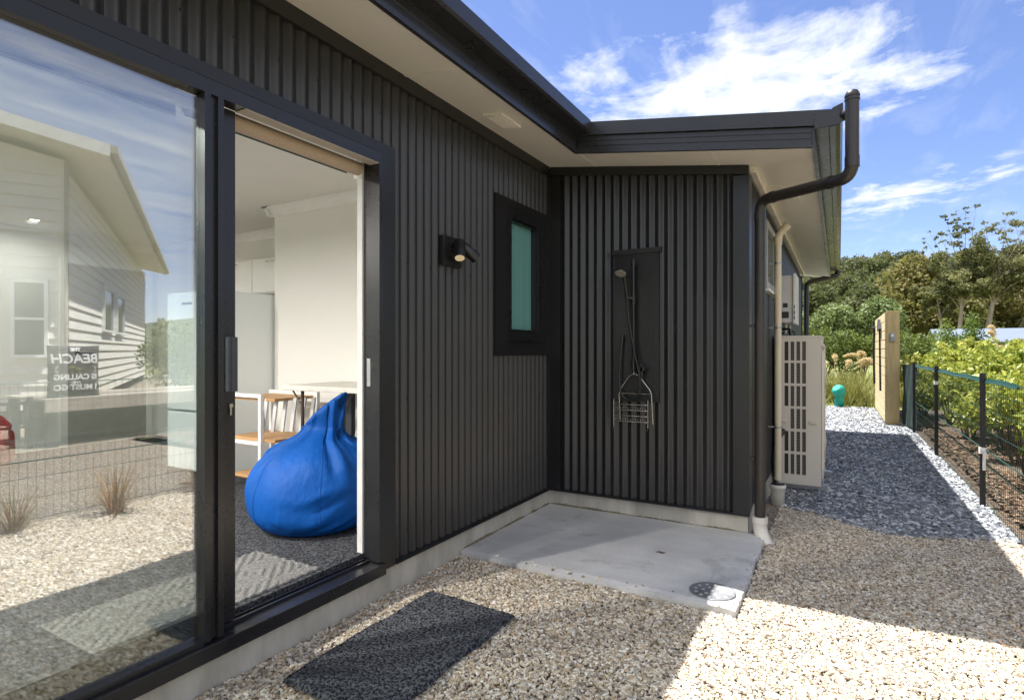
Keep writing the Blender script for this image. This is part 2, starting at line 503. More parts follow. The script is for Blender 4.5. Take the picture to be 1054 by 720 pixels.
class MB:
    """collects shapes (world or local coordinates) and links them as one mesh object"""
    def __init__(self):
        self.v, self.f, self.sm = [], [], []

    def add(self, vs, fs, smooth=False):
        o = len(self.v)
        self.v.extend([tuple(p) for p in vs])
        for f in fs:
            self.f.append(tuple(i + o for i in f))
            self.sm.append(smooth)
        return self

    def box(self, x0, x1, y0, y1, z0, z1):
        vs = [(x, y, z) for z in (z0, z1) for y in (y0, y1) for x in (x0, x1)]
        self.add(vs, [(0, 2, 3, 1), (4, 5, 7, 6), (0, 1, 5, 4), (2, 6, 7, 3), (0, 4, 6, 2), (1, 3, 7, 5)])
        return self

    def bbox(self, x0, x1, y0, y1, z0, z1, r=0.004):
        """box with bevelled edges"""
        bm = bmesh.new()
        bmesh.ops.create_cube(bm, size=1)
        for v in bm.verts:
            v.co = Vector(((x0 + x1) / 2 + v.co.x * (x1 - x0), (y0 + y1) / 2 + v.co.y * (y1 - y0), (z0 + z1) / 2 + v.co.z * (z1 - z0)))
        bmesh.ops.bevel(bm, geom=bm.edges[:], offset=r, segments=2, profile=0.6, affect='EDGES')
        bm.verts.index_update()
        self.add([v.co[:] for v in bm.verts], [[v.index for v in f.verts] for f in bm.faces])
        bm.free()
        return self

    def prism(self, poly, axis, a0, a1):
        """polygon in the two other axes, extruded along axis from a0 to a1"""
        n = len(poly)
        def put(p, a):
            return (a, p[0], p[1]) if axis == 'x' else (p[0], a, p[1]) if axis == 'y' else (p[0], p[1], a)
        vs = [put(p, a0) for p in poly] + [put(p, a1) for p in poly]
        fs = [tuple(range(n))[::-1], tuple(range(n, 2 * n))] + [(i, (i + 1) % n, n + (i + 1) % n, n + i) for i in range(n)]
        self.add(vs, fs)
        return self

    def tube(self, pts, rad, seg=10, cap=True, smooth=True):
        pts = [Vector(p) for p in pts]
        if isinstance(rad, (int, float)):
            rad = [rad] * len(pts)
        vs, fs = [], []
        t0 = (pts[1] - pts[0]).normalized()
        up = Vector((0, 0, 1)) if abs(t0.z) < 0.9 else Vector((1, 0, 0))
        nrm = t0.cross(up).normalized()
        for i, p in enumerate(pts):
            if i == 0:
                t = t0
            elif i == len(pts) - 1:
                t = (pts[i] - pts[i - 1]).normalized()
            else:
                t = ((pts[i + 1] - p).normalized() + (p - pts[i - 1]).normalized()).normalized()
            nrm = (nrm - t * nrm.dot(t)).normalized()
            bi = t.cross(nrm)
            for k in range(seg):
                a = 2 * math.pi * k / seg
                vs.append(p + (nrm * math.cos(a) + bi * math.sin(a)) * rad[i])
        for i in range(len(pts) - 1):
            for k in range(seg):
                k2 = (k + 1) % seg
                fs.append((i * seg + k, i * seg + k2, (i + 1) * seg + k2, (i + 1) * seg + k))
        self.add(vs, fs, smooth)
        if cap:
            n = len(pts)
            self.add([vs[k] for k in range(seg)][::-1], [tuple(range(seg))])
            self.add([vs[(n - 1) * seg + k] for k in range(seg)], [tuple(range(seg))])
        return self

    def lathe(self, prof, c=(0, 0, 0), seg=24, smooth=True):
        vs, fs = [], []
        n = len(prof)
        for r, z in prof:
            for k in range(seg):
                a = 2 * math.pi * k / seg
                vs.append((c[0] + r * math.cos(a), c[1] + r * math.sin(a), c[2] + z))
        for i in range(n - 1):
            for k in range(seg):
                k2 = (k + 1) % seg
                fs.append((i * seg + k, i * seg + k2, (i + 1) * seg + k2, (i + 1) * seg + k))
        self.add(vs, fs, smooth)
        return self

    def build(self, name, m, parent=None, mods=None):
        me = bpy.data.meshes.new(name)
        off = wloc(parent) if parent is not None else Vector((0, 0, 0))
        me.from_pydata([(p[0] - off.x, p[1] - off.y, p[2] - off.z) for p in self.v], [], self.f)
        me.polygons.foreach_set('use_smooth', self.sm)
        me.materials.append(m)
        me.update()
        o = bpy.data.objects.new(name, me)
        COL.objects.link(o)
        if parent is not None:
            o.parent = parent
        return o


def build_each(mb, name, m, parent=None):
    """the separate pieces collected in mb, each as an object of its own"""
    key = {}
    root = list(range(len(mb.v)))

    def find(i):
        while root[i] != i:
            root[i] = root[root[i]]
            i = root[i]
        return i
    for i, p in enumerate(mb.v):
        kk = (round(p[0], 5), round(p[1], 5), round(p[2], 5))
        if kk in key:
            root[find(i)] = find(key[kk])
        else:
            key[kk] = i
    for f in mb.f:
        for i in f[1:]:
            root[find(i)] = find(f[0])
    groups = {}
    for f, sm in zip(mb.f, mb.sm):
        groups.setdefault(find(f[0]), []).append((f, sm))
    out = []
    for fs in groups.values():
        one = MB()
        idx = {}
        for f, sm in fs:
            for i in f:
                if i not in idx:
                    idx[i] = len(one.v)
                    one.v.append(mb.v[i])
            one.f.append(tuple(idx[i] for i in f))
            one.sm.append(sm)
        out.append(one.build(name, m, parent))
    return out


def bend(pts, r=0.05, n=5):
    """rounds the corners of a polyline"""
    pts = [Vector(p) for p in pts]
    out = [pts[0]]
    for i in range(1, len(pts) - 1):
        a = (pts[i - 1] - pts[i])
        b = (pts[i + 1] - pts[i])
        ra = min(r, a.length * 0.49, b.length * 0.49)
        p0, p1 = pts[i] + a.normalized() * ra, pts[i] + b.normalized() * ra
        for k in range(n + 1):
            t = k / n
            out.append(p0 * (1 - t) ** 2 + pts[i] * 2 * t * (1 - t) + p1 * t * t)
    out.append(pts[-1])
    return out


def tag(o, label=None, cat=None, group=None, kind=None):
    if label:
        o['label'] = label
    if cat:
        o['category'] = cat
    if group:
        o['group'] = group
    if kind:
        o['kind'] = kind
    return o


def thing(name, label, cat, loc=(0, 0, 0), rz=0.0, group=None):
    o = bpy.data.objects.new(name, None)
    o.empty_display_size = 0.1
    COL.objects.link(o)
    o.location = loc
    o.rotation_euler = (0, 0, rz)
    return tag(o, label, cat, group)


def copy_tree(o, parent=None):
    c = o.copy()
    COL.objects.link(c)
    if parent is not None:
        c.parent = parent
    for ch in list(o.children):
        copy_tree(ch, c)
    return c


def np_mesh(name, verts, quads, m, parent=None, smooth=False):
    """quads: (n,4) index array"""
    me = bpy.data.meshes.new(name)
    nv, nf = len(verts), len(quads)
    k = quads.shape[1]
    me.vertices.add(nv)
    me.vertices.foreach_set('co', np.asarray(verts, np.float32).ravel())
    me.loops.add(nf * k)
    me.loops.foreach_set('vertex_index', np.asarray(quads, np.int32).ravel())
    me.polygons.add(nf)
    me.polygons.foreach_set('loop_start', np.arange(0, nf * k, k, dtype=np.int32))
    me.polygons.foreach_set('use_smooth', np.full(nf, smooth))
    me.update(calc_edges=True)
    me.materials.append(m)
    o = bpy.data.objects.new(name, me)
    COL.objects.link(o)
    if parent is not None:
        o.parent = parent
    return o


# ------------------------------------------------------------------ the ground
ROOF_S = -0.148                                   # fall of the roof towards +X


def zs(x):                                        # height of the sloping soffit
    return EYE + 1.15 + ROOF_S * x


g = MB()
g.add([(-700, -300, -0.02), (700, -300, -0.02), (700, 900, -0.02), (-700, 900, -0.02)], [(0, 1, 2, 3)])
tag(g.build('ground', M_MEADOW), kind='structure')
g = MB()
g.add([(-2.05, -3, 0), (26, -3, 0), (26, 20, 0), (4.7, 20, 0), (4.7, 4.4, 0), (1.03, 4.4, 0), (1.03, 4.98, 0), (0.62, 4.78, 0), (0.27, 4.68, 0), (-0.05, 4.92, 0), (-0.36, 5.15, 0), (-0.6, 5.2, 0), (-2.05, 5.2, 0)], [tuple(range(13))])
tag(g.build('gravel_yard', M_BGRAV), kind='structure')
g = MB()
g.add([(-3.5, 4.4, -0.004), (1.03, 4.4, -0.004), (1.03, 11.3, -0.004), (0.66, 14.7, -0.004), (-3.5, 14.75, -0.004)], [(0, 1, 2, 3, 4)])
tag(g.build('grey_gravel_path', M_GGRAV), kind='structure')
g = MB()
rows = []
nx, ny = 14, 40
for j in range(ny + 1):
    for i in range(nx + 1):
        x, y = 1.03 + 3.6 * i / nx, 4.3 + 10.0 * j / ny
        rows.append((x, y, 0.0 + 0.05 * min(1, i) + 0.03 * math.sin(3 * x + 2.1 * y) * min(1, i)))
g.add(rows, [(j * (nx + 1) + i, j * (nx + 1) + i + 1, (j + 1) * (nx + 1) + i + 1, (j + 1) * (nx + 1) + i) for j in range(ny) for i in range(nx)], True)
tag(g.build('mulch_bed', M_MULCH), kind='structure')

# hill behind
hv, hq = [], []
HX, HY = 60, 26


def hill_z(x, y):
    t = max(0.0, min(1.0, (y - 92) / 190))
    ridge = 26 + 4.5 * math.sin(x * 0.021 + 0.6) + 2.4 * math.sin(x * 0.055 + 1.0) - 0.045 * max(0, -x - 10)
    return -1 + ridge * (t ** 0.85) if y > 92 else -1


for j in range(HY + 1):
    for i in range(HX + 1):
        x, y = -330 + 720 * i / HX, 88 + 260 * j / HY
        hv.append((x, y, hill_z(x, y)))
for j in range(HY):
    for i in range(HX):
        a = j * (HX + 1) + i
        hq.append((a, a + 1, a + HX + 2, a + HX + 1))
tag(np_mesh('hill', np.array(hv), np.array(hq), M_HILL, smooth=True), kind='structure')


def scatter_stones(name, polys, material, dens, mind, size, flat, seed, lumps=0.0):
    """loose stones lying on the given polygons"""
    mb = MB()
    for p in polys:
        mb.add(p, [tuple(range(len(p)))])
    o = mb.build(name, material)
    if lumps:                                        # footprints and shallow heaps
        bm = bmesh.new()
        bm.from_mesh(o.data)
        bmesh.ops.triangulate(bm, faces=bm.faces[:])
        for _ in range(6):
            long = [e for e in bm.edges if e.calc_length() > 0.09]
            if not long:
                break
            bmesh.ops.subdivide_edges(bm, edges=long, cuts=1)
            bmesh.ops.triangulate(bm, faces=bm.faces[:])
        for v in bm.verts:
            a = noise.noise(Vector((v.co.x * 3.1, v.co.y * 3.1, 1.7))) + 0.7 * noise.noise(Vector((v.co.x * 8.0, v.co.y * 8.0, 5.2)))
            v.co.z += lumps * max(0.0, 0.5 + a)
        bm.to_mesh(o.data)
        bm.free()
    tag(o, kind='stuff')
    ng = bpy.data.node_groups.new(name, 'GeometryNodeTree')
    ng.interface.new_socket('Geometry', in_out='INPUT', socket_type='NodeSocketGeometry')
    ng.interface.new_socket('Geometry', in_out='OUTPUT', socket_type='NodeSocketGeometry')
    N, L = ng.nodes.new, ng.links.new
    gi, go = N('NodeGroupInput'), N('NodeGroupOutput')
    d = N('GeometryNodeDistributePointsOnFaces')
    d.distribute_method = 'POISSON'
    d.inputs['Distance Min'].default_value = mind
    d.inputs['Density Max'].default_value = dens
    d.inputs['Seed'].default_value = seed
    L(gi.outputs[0], d.inputs['Mesh'])
    ico = N('GeometryNodeMeshIcoSphere')
    ico.inputs['Radius'].default_value = 1.0
    ico.inputs['Subdivisions'].default_value = 2
    nz = N('ShaderNodeTexNoise')
    nz.inputs['Scale'].default_value = 1.1
    nz.inputs['Detail'].default_value = 1
    sb = N('ShaderNodeVectorMath')
    sb.operation = 'SUBTRACT'
    L(nz.outputs['Color'], sb.inputs[0])
    sb.inputs[1].default_value = (0.5, 0.5, 0.5)
    sp = N('GeometryNodeSetPosition')
    L(ico.outputs[0], sp.inputs['Geometry'])
    sc = N('ShaderNodeVectorMath')
    sc.operation = 'SCALE'
    sc.inputs['Scale'].default_value = 1.5
    L(sb.outputs[0], sc.inputs[0])
    L(sc.outputs[0], sp.inputs['Offset'])
    sm = N('GeometryNodeSetMaterial')
    sm.inputs['Material'].default_value = material
    L(sp.outputs[0], sm.inputs['Geometry'])
    iop = N('GeometryNodeInstanceOnPoints')
    L(d.outputs['Points'], iop.inputs['Points'])
    L(sm.outputs[0], iop.inputs['Instance'])
    rr = N('FunctionNodeRandomValue')
    rr.data_type = 'FLOAT_VECTOR'
    rr.inputs[0].default_value = (-0.5, -0.5, 0)
    rr.inputs[1].default_value = (0.5, 0.5, 6.283)
    L(rr.outputs[0], iop.inputs['Rotation'])
    rs = N('FunctionNodeRandomValue')
    rs.data_type = 'FLOAT_VECTOR'
    rs.inputs[0].default_value = (size * 0.55, size * 0.42, size * flat * 0.5)
    rs.inputs[1].default_value = (size * 1.7, size * 1.15, size * flat * 1.35)
    rs.inputs['Seed'].default_value = 5
    L(rs.outputs[0], iop.inputs['Scale'])
    jn = N('GeometryNodeJoinGeometry')
    L(iop.outputs[0], jn.inputs[0])
    L(jn.outputs[0], go.inputs[0])
    md = o.modifiers.new('stones', 'NODES')
    md.node_group = ng
    return o


Z1 = 0.003
scatter_stones('loose_beige_gravel', [
    [(-2.0, 0.55, Z1), (-0.41, 0.55, Z1), (-0.41, 2.85, Z1), (-2.0, 2.85, Z1)],
    [(-0.41, 0.55, Z1), (1.0, 0.55, Z1), (1.0, 4.9, Z1), (0.62, 4.78, Z1), (0.27, 4.68, Z1), (-0.05, 4.92, Z1), (-0.36, 5.15, Z1), (-0.41, 5.15, Z1)],
], M_BSTONE, 14000, 0.0060, 0.0084, 0.62, 3, 0.012)
scatter_stones('loose_beige_gravel', [
    [(-1.99, 2.862, 0.043), (-0.43, 2.862, 0.037), (-0.43, 2.90, 0.040), (-1.99, 2.925, 0.043)],
    [(-0.455, 2.90, 0.043), (-0.425, 2.90, 0.038), (-0.425, 4.02, 0.038), (-0.46, 4.02, 0.043)],
], M_BSTONE, 420, 0.008, 0.0075, 0.66, 31)
scatter_stones('loose_grey_gravel', [
    [(-0.41, 5.05, Z1), (-0.05, 4.84, Z1), (0.27, 4.6, Z1), (0.62, 4.7, Z1), (1.02, 4.86, Z1), (1.02, 8.5, Z1), (-0.46, 8.5, Z1)],
], M_GSTONE, 3600, 0.0135, 0.0205, 0.42, 9, 0.012)
scatter_stones('loose_grey_gravel', [
    [(-0.46, 8.5, Z1), (1.02, 8.5, Z1), (0.95, 11.3, Z1), (0.62, 14.6, Z1), (-2.5, 14.7, Z1), (-2.5, 10.6, Z1), (-0.46, 10.6, Z1)],
], M_GSTONE, 1300, 0.02, 0.024, 0.5, 10)
scatter_stones('loose_bark_mulch', [
    [(1.1, 4.5, 0.06), (2.2, 4.5, 0.06), (2.6, 11, 0.06), (1.1, 11, 0.06)],
], mat_stone('bark_chip', [(0.06, 0.035, 0.02), (0.14, 0.09, 0.05), (0.24, 0.17, 0.11), (0.10, 0.06, 0.035)], 0.9), 1500, 0.015, 0.026, 0.4, 12)

# ------------------------------------------------------------------ the house
house = thing('house', 'charcoal corrugated steel house with cream soffits and a wide sliding door', 'house', (-2, 0, 0))
PITCH = 0.0671


def prof(t):
    s = math.sin(2 * math.pi * t / PITCH)
    return 0.0068 * s + 0.0036 * math.asin(max(-1, min(1, s))) / (math.pi / 2)


def sheet(axis, a0, a1, base, sign, spans, name='cladding', samples=20):
    """corrugated sheet running along axis ('y' on the plane X=base, 'x' on the plane Y=base);
    spans(a) lists the z intervals at position a"""
    n = int((a1 - a0) / PITCH * samples)
    mb = MB()
    cuts = sorted(set([a0 + (a1 - a0) * i / n for i in range(n + 1)]))
    for i in range(len(cuts) - 1):
        u, v = cuts[i], cuts[i + 1]
        su, sv = spans(u + 1e-6), spans(v - 1e-6)
        if len(su) != len(sv):
            su = sv = spans((u + v) / 2)
        for (l0, h0), (l1, h1) in zip(su, sv):
            pu, pv = base + sign * prof(u), base + sign * prof(v)
            if axis == 'y':
                vs = [(pu, u, l0), (pv, v, l1), (pv, v, h1), (pu, u, h0)]
            else:
                vs = [(u, pu, l0), (v, pv, l1), (v, pv, h1), (u, pu, h0)]
            mb.add(vs, [(0, 1, 2, 3)], True)
    # screw heads on the crests
    return mb


def screws(axis, a0, a1, base, sign, zrows, skip=None):
    mb = MB()
    k = math.ceil(a0 / PITCH)
    step = 0
    while k * PITCH + PITCH / 4 < a1:
        a = k * PITCH + PITCH / 4
        for zr in zrows:
            if step % 3 == 0 and not (skip and skip(a, zr(a))):
                b = base + sign * 0.0105
                p = (b, a, zr(a)) if axis == 'y' else (a, b, zr(a))
                q = (b + sign * 0.005, a, zr(a)) if axis == 'y' else (a, b + sign * 0.005, zr(a))
                mb.tube([p, q], 0.0055, 6, True, False)
        k += 1
        step += 1
    return mb


DOOR_Y0, DOOR_Y1 = -0.95, 2.24
WT = zs(-2.0)                                     # wall top at the left wall
HEAD_TOP = 2.30


def left_spans(y):
    top = WT - 0.06
    if y < DOOR_Y0 - 0.02:
        return [(0.17, top)]
    if y < 2.262:
        return [(HEAD_TOP - 0.01, top)]
    if 3.26 < y < 4.02:
        return [(0.17, 1.23), (2.30, top)]
    return [(0.17, top)]


cl = sheet('y', -4.0, 4.06, -2.009, 1, left_spans).build('cladding', M_CLAD, house)
rows_l = [lambda y: 2.45, lambda y: 1.72, lambda y: 1.0, lambda y: 0.30]
build_each(screws('y', 2.3, 4.0, -2.009, 1, rows_l, lambda y, z: 3.22 < y and 1.2 < z < 2.32), 'screw_head', M_TRIM, cl)
build_each(screws('y', -0.9, 2.25, -2.009, 1, [lambda y: 2.45]), 'screw_head', M_TRIM, cl)


def back_spans(x):
    return [(0.17, zs(x) - 0.05)]


RX0, RX1 = -2.0, -0.525
cr = sheet('x', RX0 + 0.10, RX1 - 0.085, 4.089, -1, back_spans).build('cladding', M_CLAD, house)
build_each(screws('x', RX0 + 0.12, RX1 - 0.1, 4.089, -1, [lambda x: 2.28 - 0.12 * (x + 2), lambda x: 1.55, lambda x: 0.95, lambda x: 0.32],
       lambda x, z: -1.47 < x < -1.09 and 0.85 < z < 2.0), 'screw_head', M_TRIM, cr)


def side_spans(y):
    if 5.02 < y < 5.83:
        return [(0.17, 1.75), (2.33, 2.42)]
    return [(0.17, 2.42)]


HOUSE_Y1 = 10.3
sheet('y', 4.16, HOUSE_Y1 - 0.05, -0.532, 1, side_spans, samples=8).build('cladding', M_CLAD, house)
# backing so that no light leaks behind the sheets
b = MB()
b.box(-2.12, -2.018, -4.0, DOOR_Y0 - 0.0, 0.16, WT + 0.05)
b.box(-2.12, -2.018, DOOR_Y0, 2.262, 2.262, WT + 0.05)
b.box(-2.12, -2.018, 2.262, 3.36, 0.16, WT + 0.05)
b.box(-2.12, -2.018, 3.36, 3.98, 0.16, 1.32)
b.box(-2.12, -2.018, 3.36, 3.98, 2.25, WT + 0.05)
b.box(-2.12, -2.018, 3.98, 4.18, 0.16, WT + 0.05)
b.prism([(-2.018, 0.16), (-0.545, 0.16), (-0.545, zs(-0.545) - 0.03), (-2.018, zs(-2.0) - 0.03)], 'y', 4.10, 4.18)
b.box(-0.62, -0.545, 4.18, HOUSE_Y1, 0.16, 2.47)
b.box(-7.3, -0.62, HOUSE_Y1 - 0.1, HOUSE_Y1, 0.16, 2.47)
b.build('wall_framing', M_RUBBER, house)
# trims and corner flashings
t = MB()
t.box(-2.018, -1.984, -4.0, 4.055, WT - 0.075, WT - 0.002)
t.build('head_trim', M_TRIM, house)
t = MB()
t.prism([(RX0 + 0.02, zs(RX0 + 0.02) - 0.002), (RX1 + 0.004, zs(RX1) - 0.002), (RX1 + 0.004, zs(RX1) - 0.062), (RX0 + 0.02, zs(RX0) - 0.068)], 'y', 4.062, 4.10)
t.build('head_trim', M_TRIM, house)
t = MB()
t.box(-2.018, -1.990, 4.045, 4.075, 0.165, WT - 0.076)
t.box(-1.990, -1.895, 4.066, 4.10, 0.165, zs(-1.9) - 0.07)
t.build('corner_flashing', M_TRIM, house)
t = MB()
t.box(-0.618, -0.517, 4.066, 4.10, 0.165, zs(-0.525) - 0.063)
t.box(-0.545, -0.517, 4.10, 4.19, 0.165, zs(-0.525) - 0.063)
t.build('corner_flashing', M_TRIM, house)
t = MB()
t.box(-0.545, -0.514, HOUSE_Y1 - 0.08, HOUSE_Y1 + 0.004, 0.165, 2.44)
t.build('corner_flashing', M_TRIM, house)
t = MB()
t.prism([(-2.02, 0.168), (-1.993, 0.168), (-1.978, 0.160), (-1.978, 0.156), (-2.02, 0.160)], 'y', 2.262, 4.062)
t.prism([(4.10, 0.168), (4.072, 0.168), (4.058, 0.160), (4.058, 0.156), (4.10, 0.160)], 'x', -1.985, -0.515)
t.build('base_flashing', M_TRIM, house)
# plinth
p = MB()
p.box(-2.20, -2.004, -4.0, 4.093, -0.1, 0.155)
p.box(-2.004, -0.528, 4.093, 4.25, -0.1, 0.155)
p.box(-0.70, -0.528, 4.25, HOUSE_Y1, -0.1, 0.155)
p.build('plinth', M_PLINTH, house)

# soffit, fascia, gutters and roof: one roof plane that falls towards +X
XF, YF, XR = -1.608, 3.70, -0.134
EAVE_Y1 = 10.70
s = MB()


def slab(x0, x1, y0, y1, t=0.012, lift=0.0):
    s.prism([(x0, zs(x0) + lift), (x1, zs(x1) + lift), (x1, zs(x1) + lift + t), (x0, zs(x0) + lift + t)], 'y', y0, y1)


slab(-2.1, XF, -4.0, 4.3)
slab(XF, XR, YF + 0.018, 4.3)
slab(-0.7, XR, 4.3, EAVE_Y1 - 0.018)
slab(-2.1, -0.7, HOUSE_Y1 - 0.2, EAVE_Y1 - 0.018)
sof = s.build('soffit', M_SOFFIT, house)
s = MB()
slab(-2.0, XF, 0.30, 0.322, 0.003, -0.0035)
slab(-2.0, XF, 2.32, 2.342, 0.003, -0.0035)
slab(XF - 0.0, XF + 0.02, YF + 0.02, 4.08, 0.003, -0.0035)
slab(-0.72, -0.70, YF + 0.02, 4.08, 0.003, -0.0035)
slab(-0.52, XR, 4.62, 4.642, 0.003, -0.0035)
slab(-0.52, XR, 6.0, 6.022, 0.003, -0.0035)
slab(-0.52, XR, 8.4, 8.422, 0.003, -0.0035)
s.prism([(-0.522, zs(-0.52) - 0.035), (-0.485, zs(-0.485) - 0.035), (-0.485, zs(-0.485) - 0.001), (-0.522, zs(-0.52) - 0.001)], 'y', 4.12, HOUSE_Y1)
build_each(s, 'joint_strip', M_SOFFJ, sof)
f = MB()
zf = zs(XF)
# stepped fascia profile with fine ribs, left eave (shape in X,Z)
f.prism([(XF - 0.002, zf - 0.012), (XF + 0.020, zf - 0.012), (XF + 0.020, zf + 0.014), (XF + 0.012, zf + 0.018), (XF + 0.012, zf + 0.05), (XF + 0.016, zf + 0.054), (XF + 0.016, zf + 0.062), (XF + 0.012, zf + 0.066), (XF + 0.012, zf + 0.12), (XF - 0.002, zf + 0.12)], 'y', -4.0, YF + 0.012)
f.build('fascia', M_GUTTER, house)
gt = MB()
GZ0, GZ1, GX = EYE + 1.491, EYE + 1.585, -1.484
gt.prism([(XF + 0.012, GZ0), (GX - 0.012, GZ0), (GX, GZ0 + 0.012), (GX, GZ1 - 0.006), (GX - 0.014, GZ1), (GX - 0.018, GZ1 - 0.004), (GX - 0.006, GZ1 - 0.012), (GX - 0.008, GZ0 + 0.014), (GX - 0.016, GZ0 + 0.006), (XF + 0.012, GZ0 + 0.006)], 'y', -4.0, YF - 0.016)
gt.build('gutter', M_GUTTER, house)
# verge (barge board and flashing) along the return, sloping
f = MB()
for (a, c, y) in ((-0.010, 0.016, YF - 0.010), (0.016, 0.040, YF - 0.004), (0.040, 0.050, YF - 0.009), (0.050, 0.074, YF - 0.004), (0.074, 0.084, YF - 0.009), (0.084, 0.108, YF - 0.004)):
    f.prism([(XF + 0.022, zs(XF + 0.022) + a), (XR - 0.002, zs(XR) + a), (XR - 0.002, zs(XR) + c), (XF + 0.022, zs(XF + 0.022) + c)], 'y', y, YF + 0.014)
f.build('barge_board', M_GUTTER, house)
f = MB()
f.prism([(XF + 0.014, zs(XF) + 0.110), (-0.03, zs(-0.03) + 0.110), (-0.03, zs(-0.03) + 0.200), (XF + 0.014, zs(XF) + 0.200)], 'y', YF - 0.014, YF + 0.012)
f.prism([(XF + 0.014, zs(XF) + 0.108), (-0.03, zs(-0.03) + 0.108), (-0.03, zs(-0.03) + 0.118), (XF + 0.014, zs(XF) + 0.118)], 'y', YF - 0.024, YF - 0.0145)
f.build('verge_flashing', M_GUTTER, house)
# right eave
f = MB()
zr = zs(XR)
f.prism([(XR, zr - 0.012), (XR + 0.020, zr - 0.012), (XR + 0.020, zr + 0.014), (XR + 0.012, zr + 0.018), (XR + 0.012, zr + 0.12), (XR, zr + 0.12)], 'y', YF - 0.004, EAVE_Y1)
f.build('fascia', M_GUTTER, house)
gt = MB()
hx = 0.018
gt.prism([(XR + 0.013, zr + 0.085), (hx - 0.07, zr + 0.085), (hx - 0.065, zr + 0.080), (hx - 0.035, zr + 0.080), (hx - 0.012, zr + 0.088), (hx, zr + 0.11), (hx, zr + 0.185), (hx - 0.014, zr + 0.19), (hx - 0.008, zr + 0.115), (hx - 0.02, zr + 0.096), (XR + 0.013, zr + 0.094)], 'y', YF - 0.03, EAVE_Y1 + 0.02)
# stop ends, rising at the front corner
gt.prism([(XR + 0.013, zr + 0.085), (hx - 0.012, zr + 0.088), (hx + 0.001, zr + 0.11), (hx + 0.001, zr + 0.205), (hx - 0.05, zr + 0.185), (XR + 0.09, zr + 0.165), (XR + 0.013, zr + 0.16)], 'y', YF - 0.034, YF - 0.0305)
gt.build('gutter', M_GUTTER, house)
f = MB()
f.prism([(-2.2, zs(-2.2) - 0.01), (XR, zs(XR) - 0.01), (XR, zs(XR) + 0.2), (-2.2, zs(-2.2) + 0.2)], 'y', EAVE_Y1 - 0.016, EAVE_Y1 + 0.004)
f.build('barge_board', M_GUTTER, house)
rf = MB()
rf.prism([(-7.6, zs(-7.6) + 0.165), (XF + 0.05, zs(XF + 0.05) + 0.165), (XF + 0.05, zs(XF + 0.05) + 0.185), (-7.6, zs(-7.6) + 0.185)], 'y', -4.2, YF + 0.02)
rf.prism([(-7.6, zs(-7.6) + 0.165), (-0.05, zs(-0.05) + 0.165), (-0.05, zs(-0.05) + 0.185), (-7.6, zs(-7.6) + 0.185)], 'y', YF + 0.021, EAVE_Y1)
rf.build('roof', M_GUTTER, house)
# soffit vents
for (x, y, w, l) in ((-1.80, 3.02, 0.13, 0.24), (-0.33, 5.05, 0.12, 0.22)):
    vb = MB()
    z = zs(x)
    vb.prism([(x - w / 2, zs(x - w / 2) - 0.016), (x + w / 2, zs(x + w / 2) - 0.016), (x + w / 2, zs(x + w / 2) - 0.001), (x - w / 2, zs(x - w / 2) - 0.001)], 'y', y - l / 2, y + l / 2)
    vo = vb.build('soffit_vent', M_WHITE, house)
    vb = MB()
    for k in range(6):
        xx = x - w / 2 + 0.02 + k * (w - 0.04) / 5
        vb.prism([(xx - 0.004, zs(xx) - 0.020), (xx + 0.004, zs(xx) - 0.020), (xx + 0.004, zs(xx) - 0.0165), (xx - 0.004, zs(xx) - 0.0165)], 'y', y - l / 2 + 0.02, y + l / 2 - 0.02)
    vb.build('vent_slat', M_SOFFIT, vo)

# downpipes
d = MB()
pts = bend([(0.062, 3.64, EYE + 1.39), (0.062, 3.64, EYE + 0.945), (-0.452, 4.075, EYE + 0.985), (-0.452, 4.075, EYE - 1.115)], 0.085, 7)
d.tube(pts, 0.034, 16)
for (z0, z1) in ((EYE + 1.365, EYE + 1.375),):
    d.tube([(0.062, 3.64, z0), (0.062, 3.64, z1)], 0.038, 16)
d.lathe([(0.038, 0), (0.037, 0.012), (0.028, 0.03), (0.012, 0.038), (0.0, 0.039)], (0.062, 3.64, EYE + 1.385), 16)
d.tube([(0.062, 3.64, EYE + 1.00), (0.062, 3.64, EYE + 1.06)], 0.0365, 16)
for a in (0.18, 0.82):
    p0 = Vector((0.062, 3.64, EYE + 0.945)).lerp(Vector((-0.452, 4.075, EYE + 0.985)), a)
    p1 = Vector((0.062, 3.64, EYE + 0.945)).lerp(Vector((-0.452, 4.075, EYE + 0.985)), a + 0.04)
    d.tube([p0, p1], 0.0375, 16)
d.tube([(-0.452, 4.075, EYE + 0.85), (-0.452, 4.075, EYE + 0.90)], 0.0365, 16)
d.tube([(0.062, 3.64, EYE + 1.30), (0.01, 3.70, EYE + 1.31)], 0.03, 12)
dp = d.build('downpipe', M_PIPE, house)
k = MB()
for z in (EYE + 0.16, EYE - 0.72):
    k.tube([(-0.452, 4.075, z - 0.012), (-0.452, 4.075, z + 0.012)], 0.0375, 16)
    k.box(-0.53, -0.47, 4.068, 4.082, z - 0.01, z + 0.01)
build_each(k, 'pipe_clip', M_PIPE, dp)
k = MB()
k.tube(bend([(-0.452, 4.075, EYE - 1.10), (-0.452, 4.075, EYE - 1.19), (-0.405, 4.025, EYE - 1.27)], 0.05, 6), 0.044, 16)
k.tube([(-0.452, 4.075, EYE - 1.135), (-0.452, 4.075, EYE - 1.095)], 0.049, 16)
k.build('pipe_socket', M_PVC, dp)
d = MB()
d.tube(bend([(-0.02, EAVE_Y1 - 0.15, zr + 0.1), (-0.02, EAVE_Y1 - 0.15, zr + 0.03), (-0.46, HOUSE_Y1 + 0.05, zr - 0.09), (-0.46, HOUSE_Y1 + 0.05, 0.02)], 0.09, 6), 0.04, 14)
d.build('downpipe', M_PIPE, house)

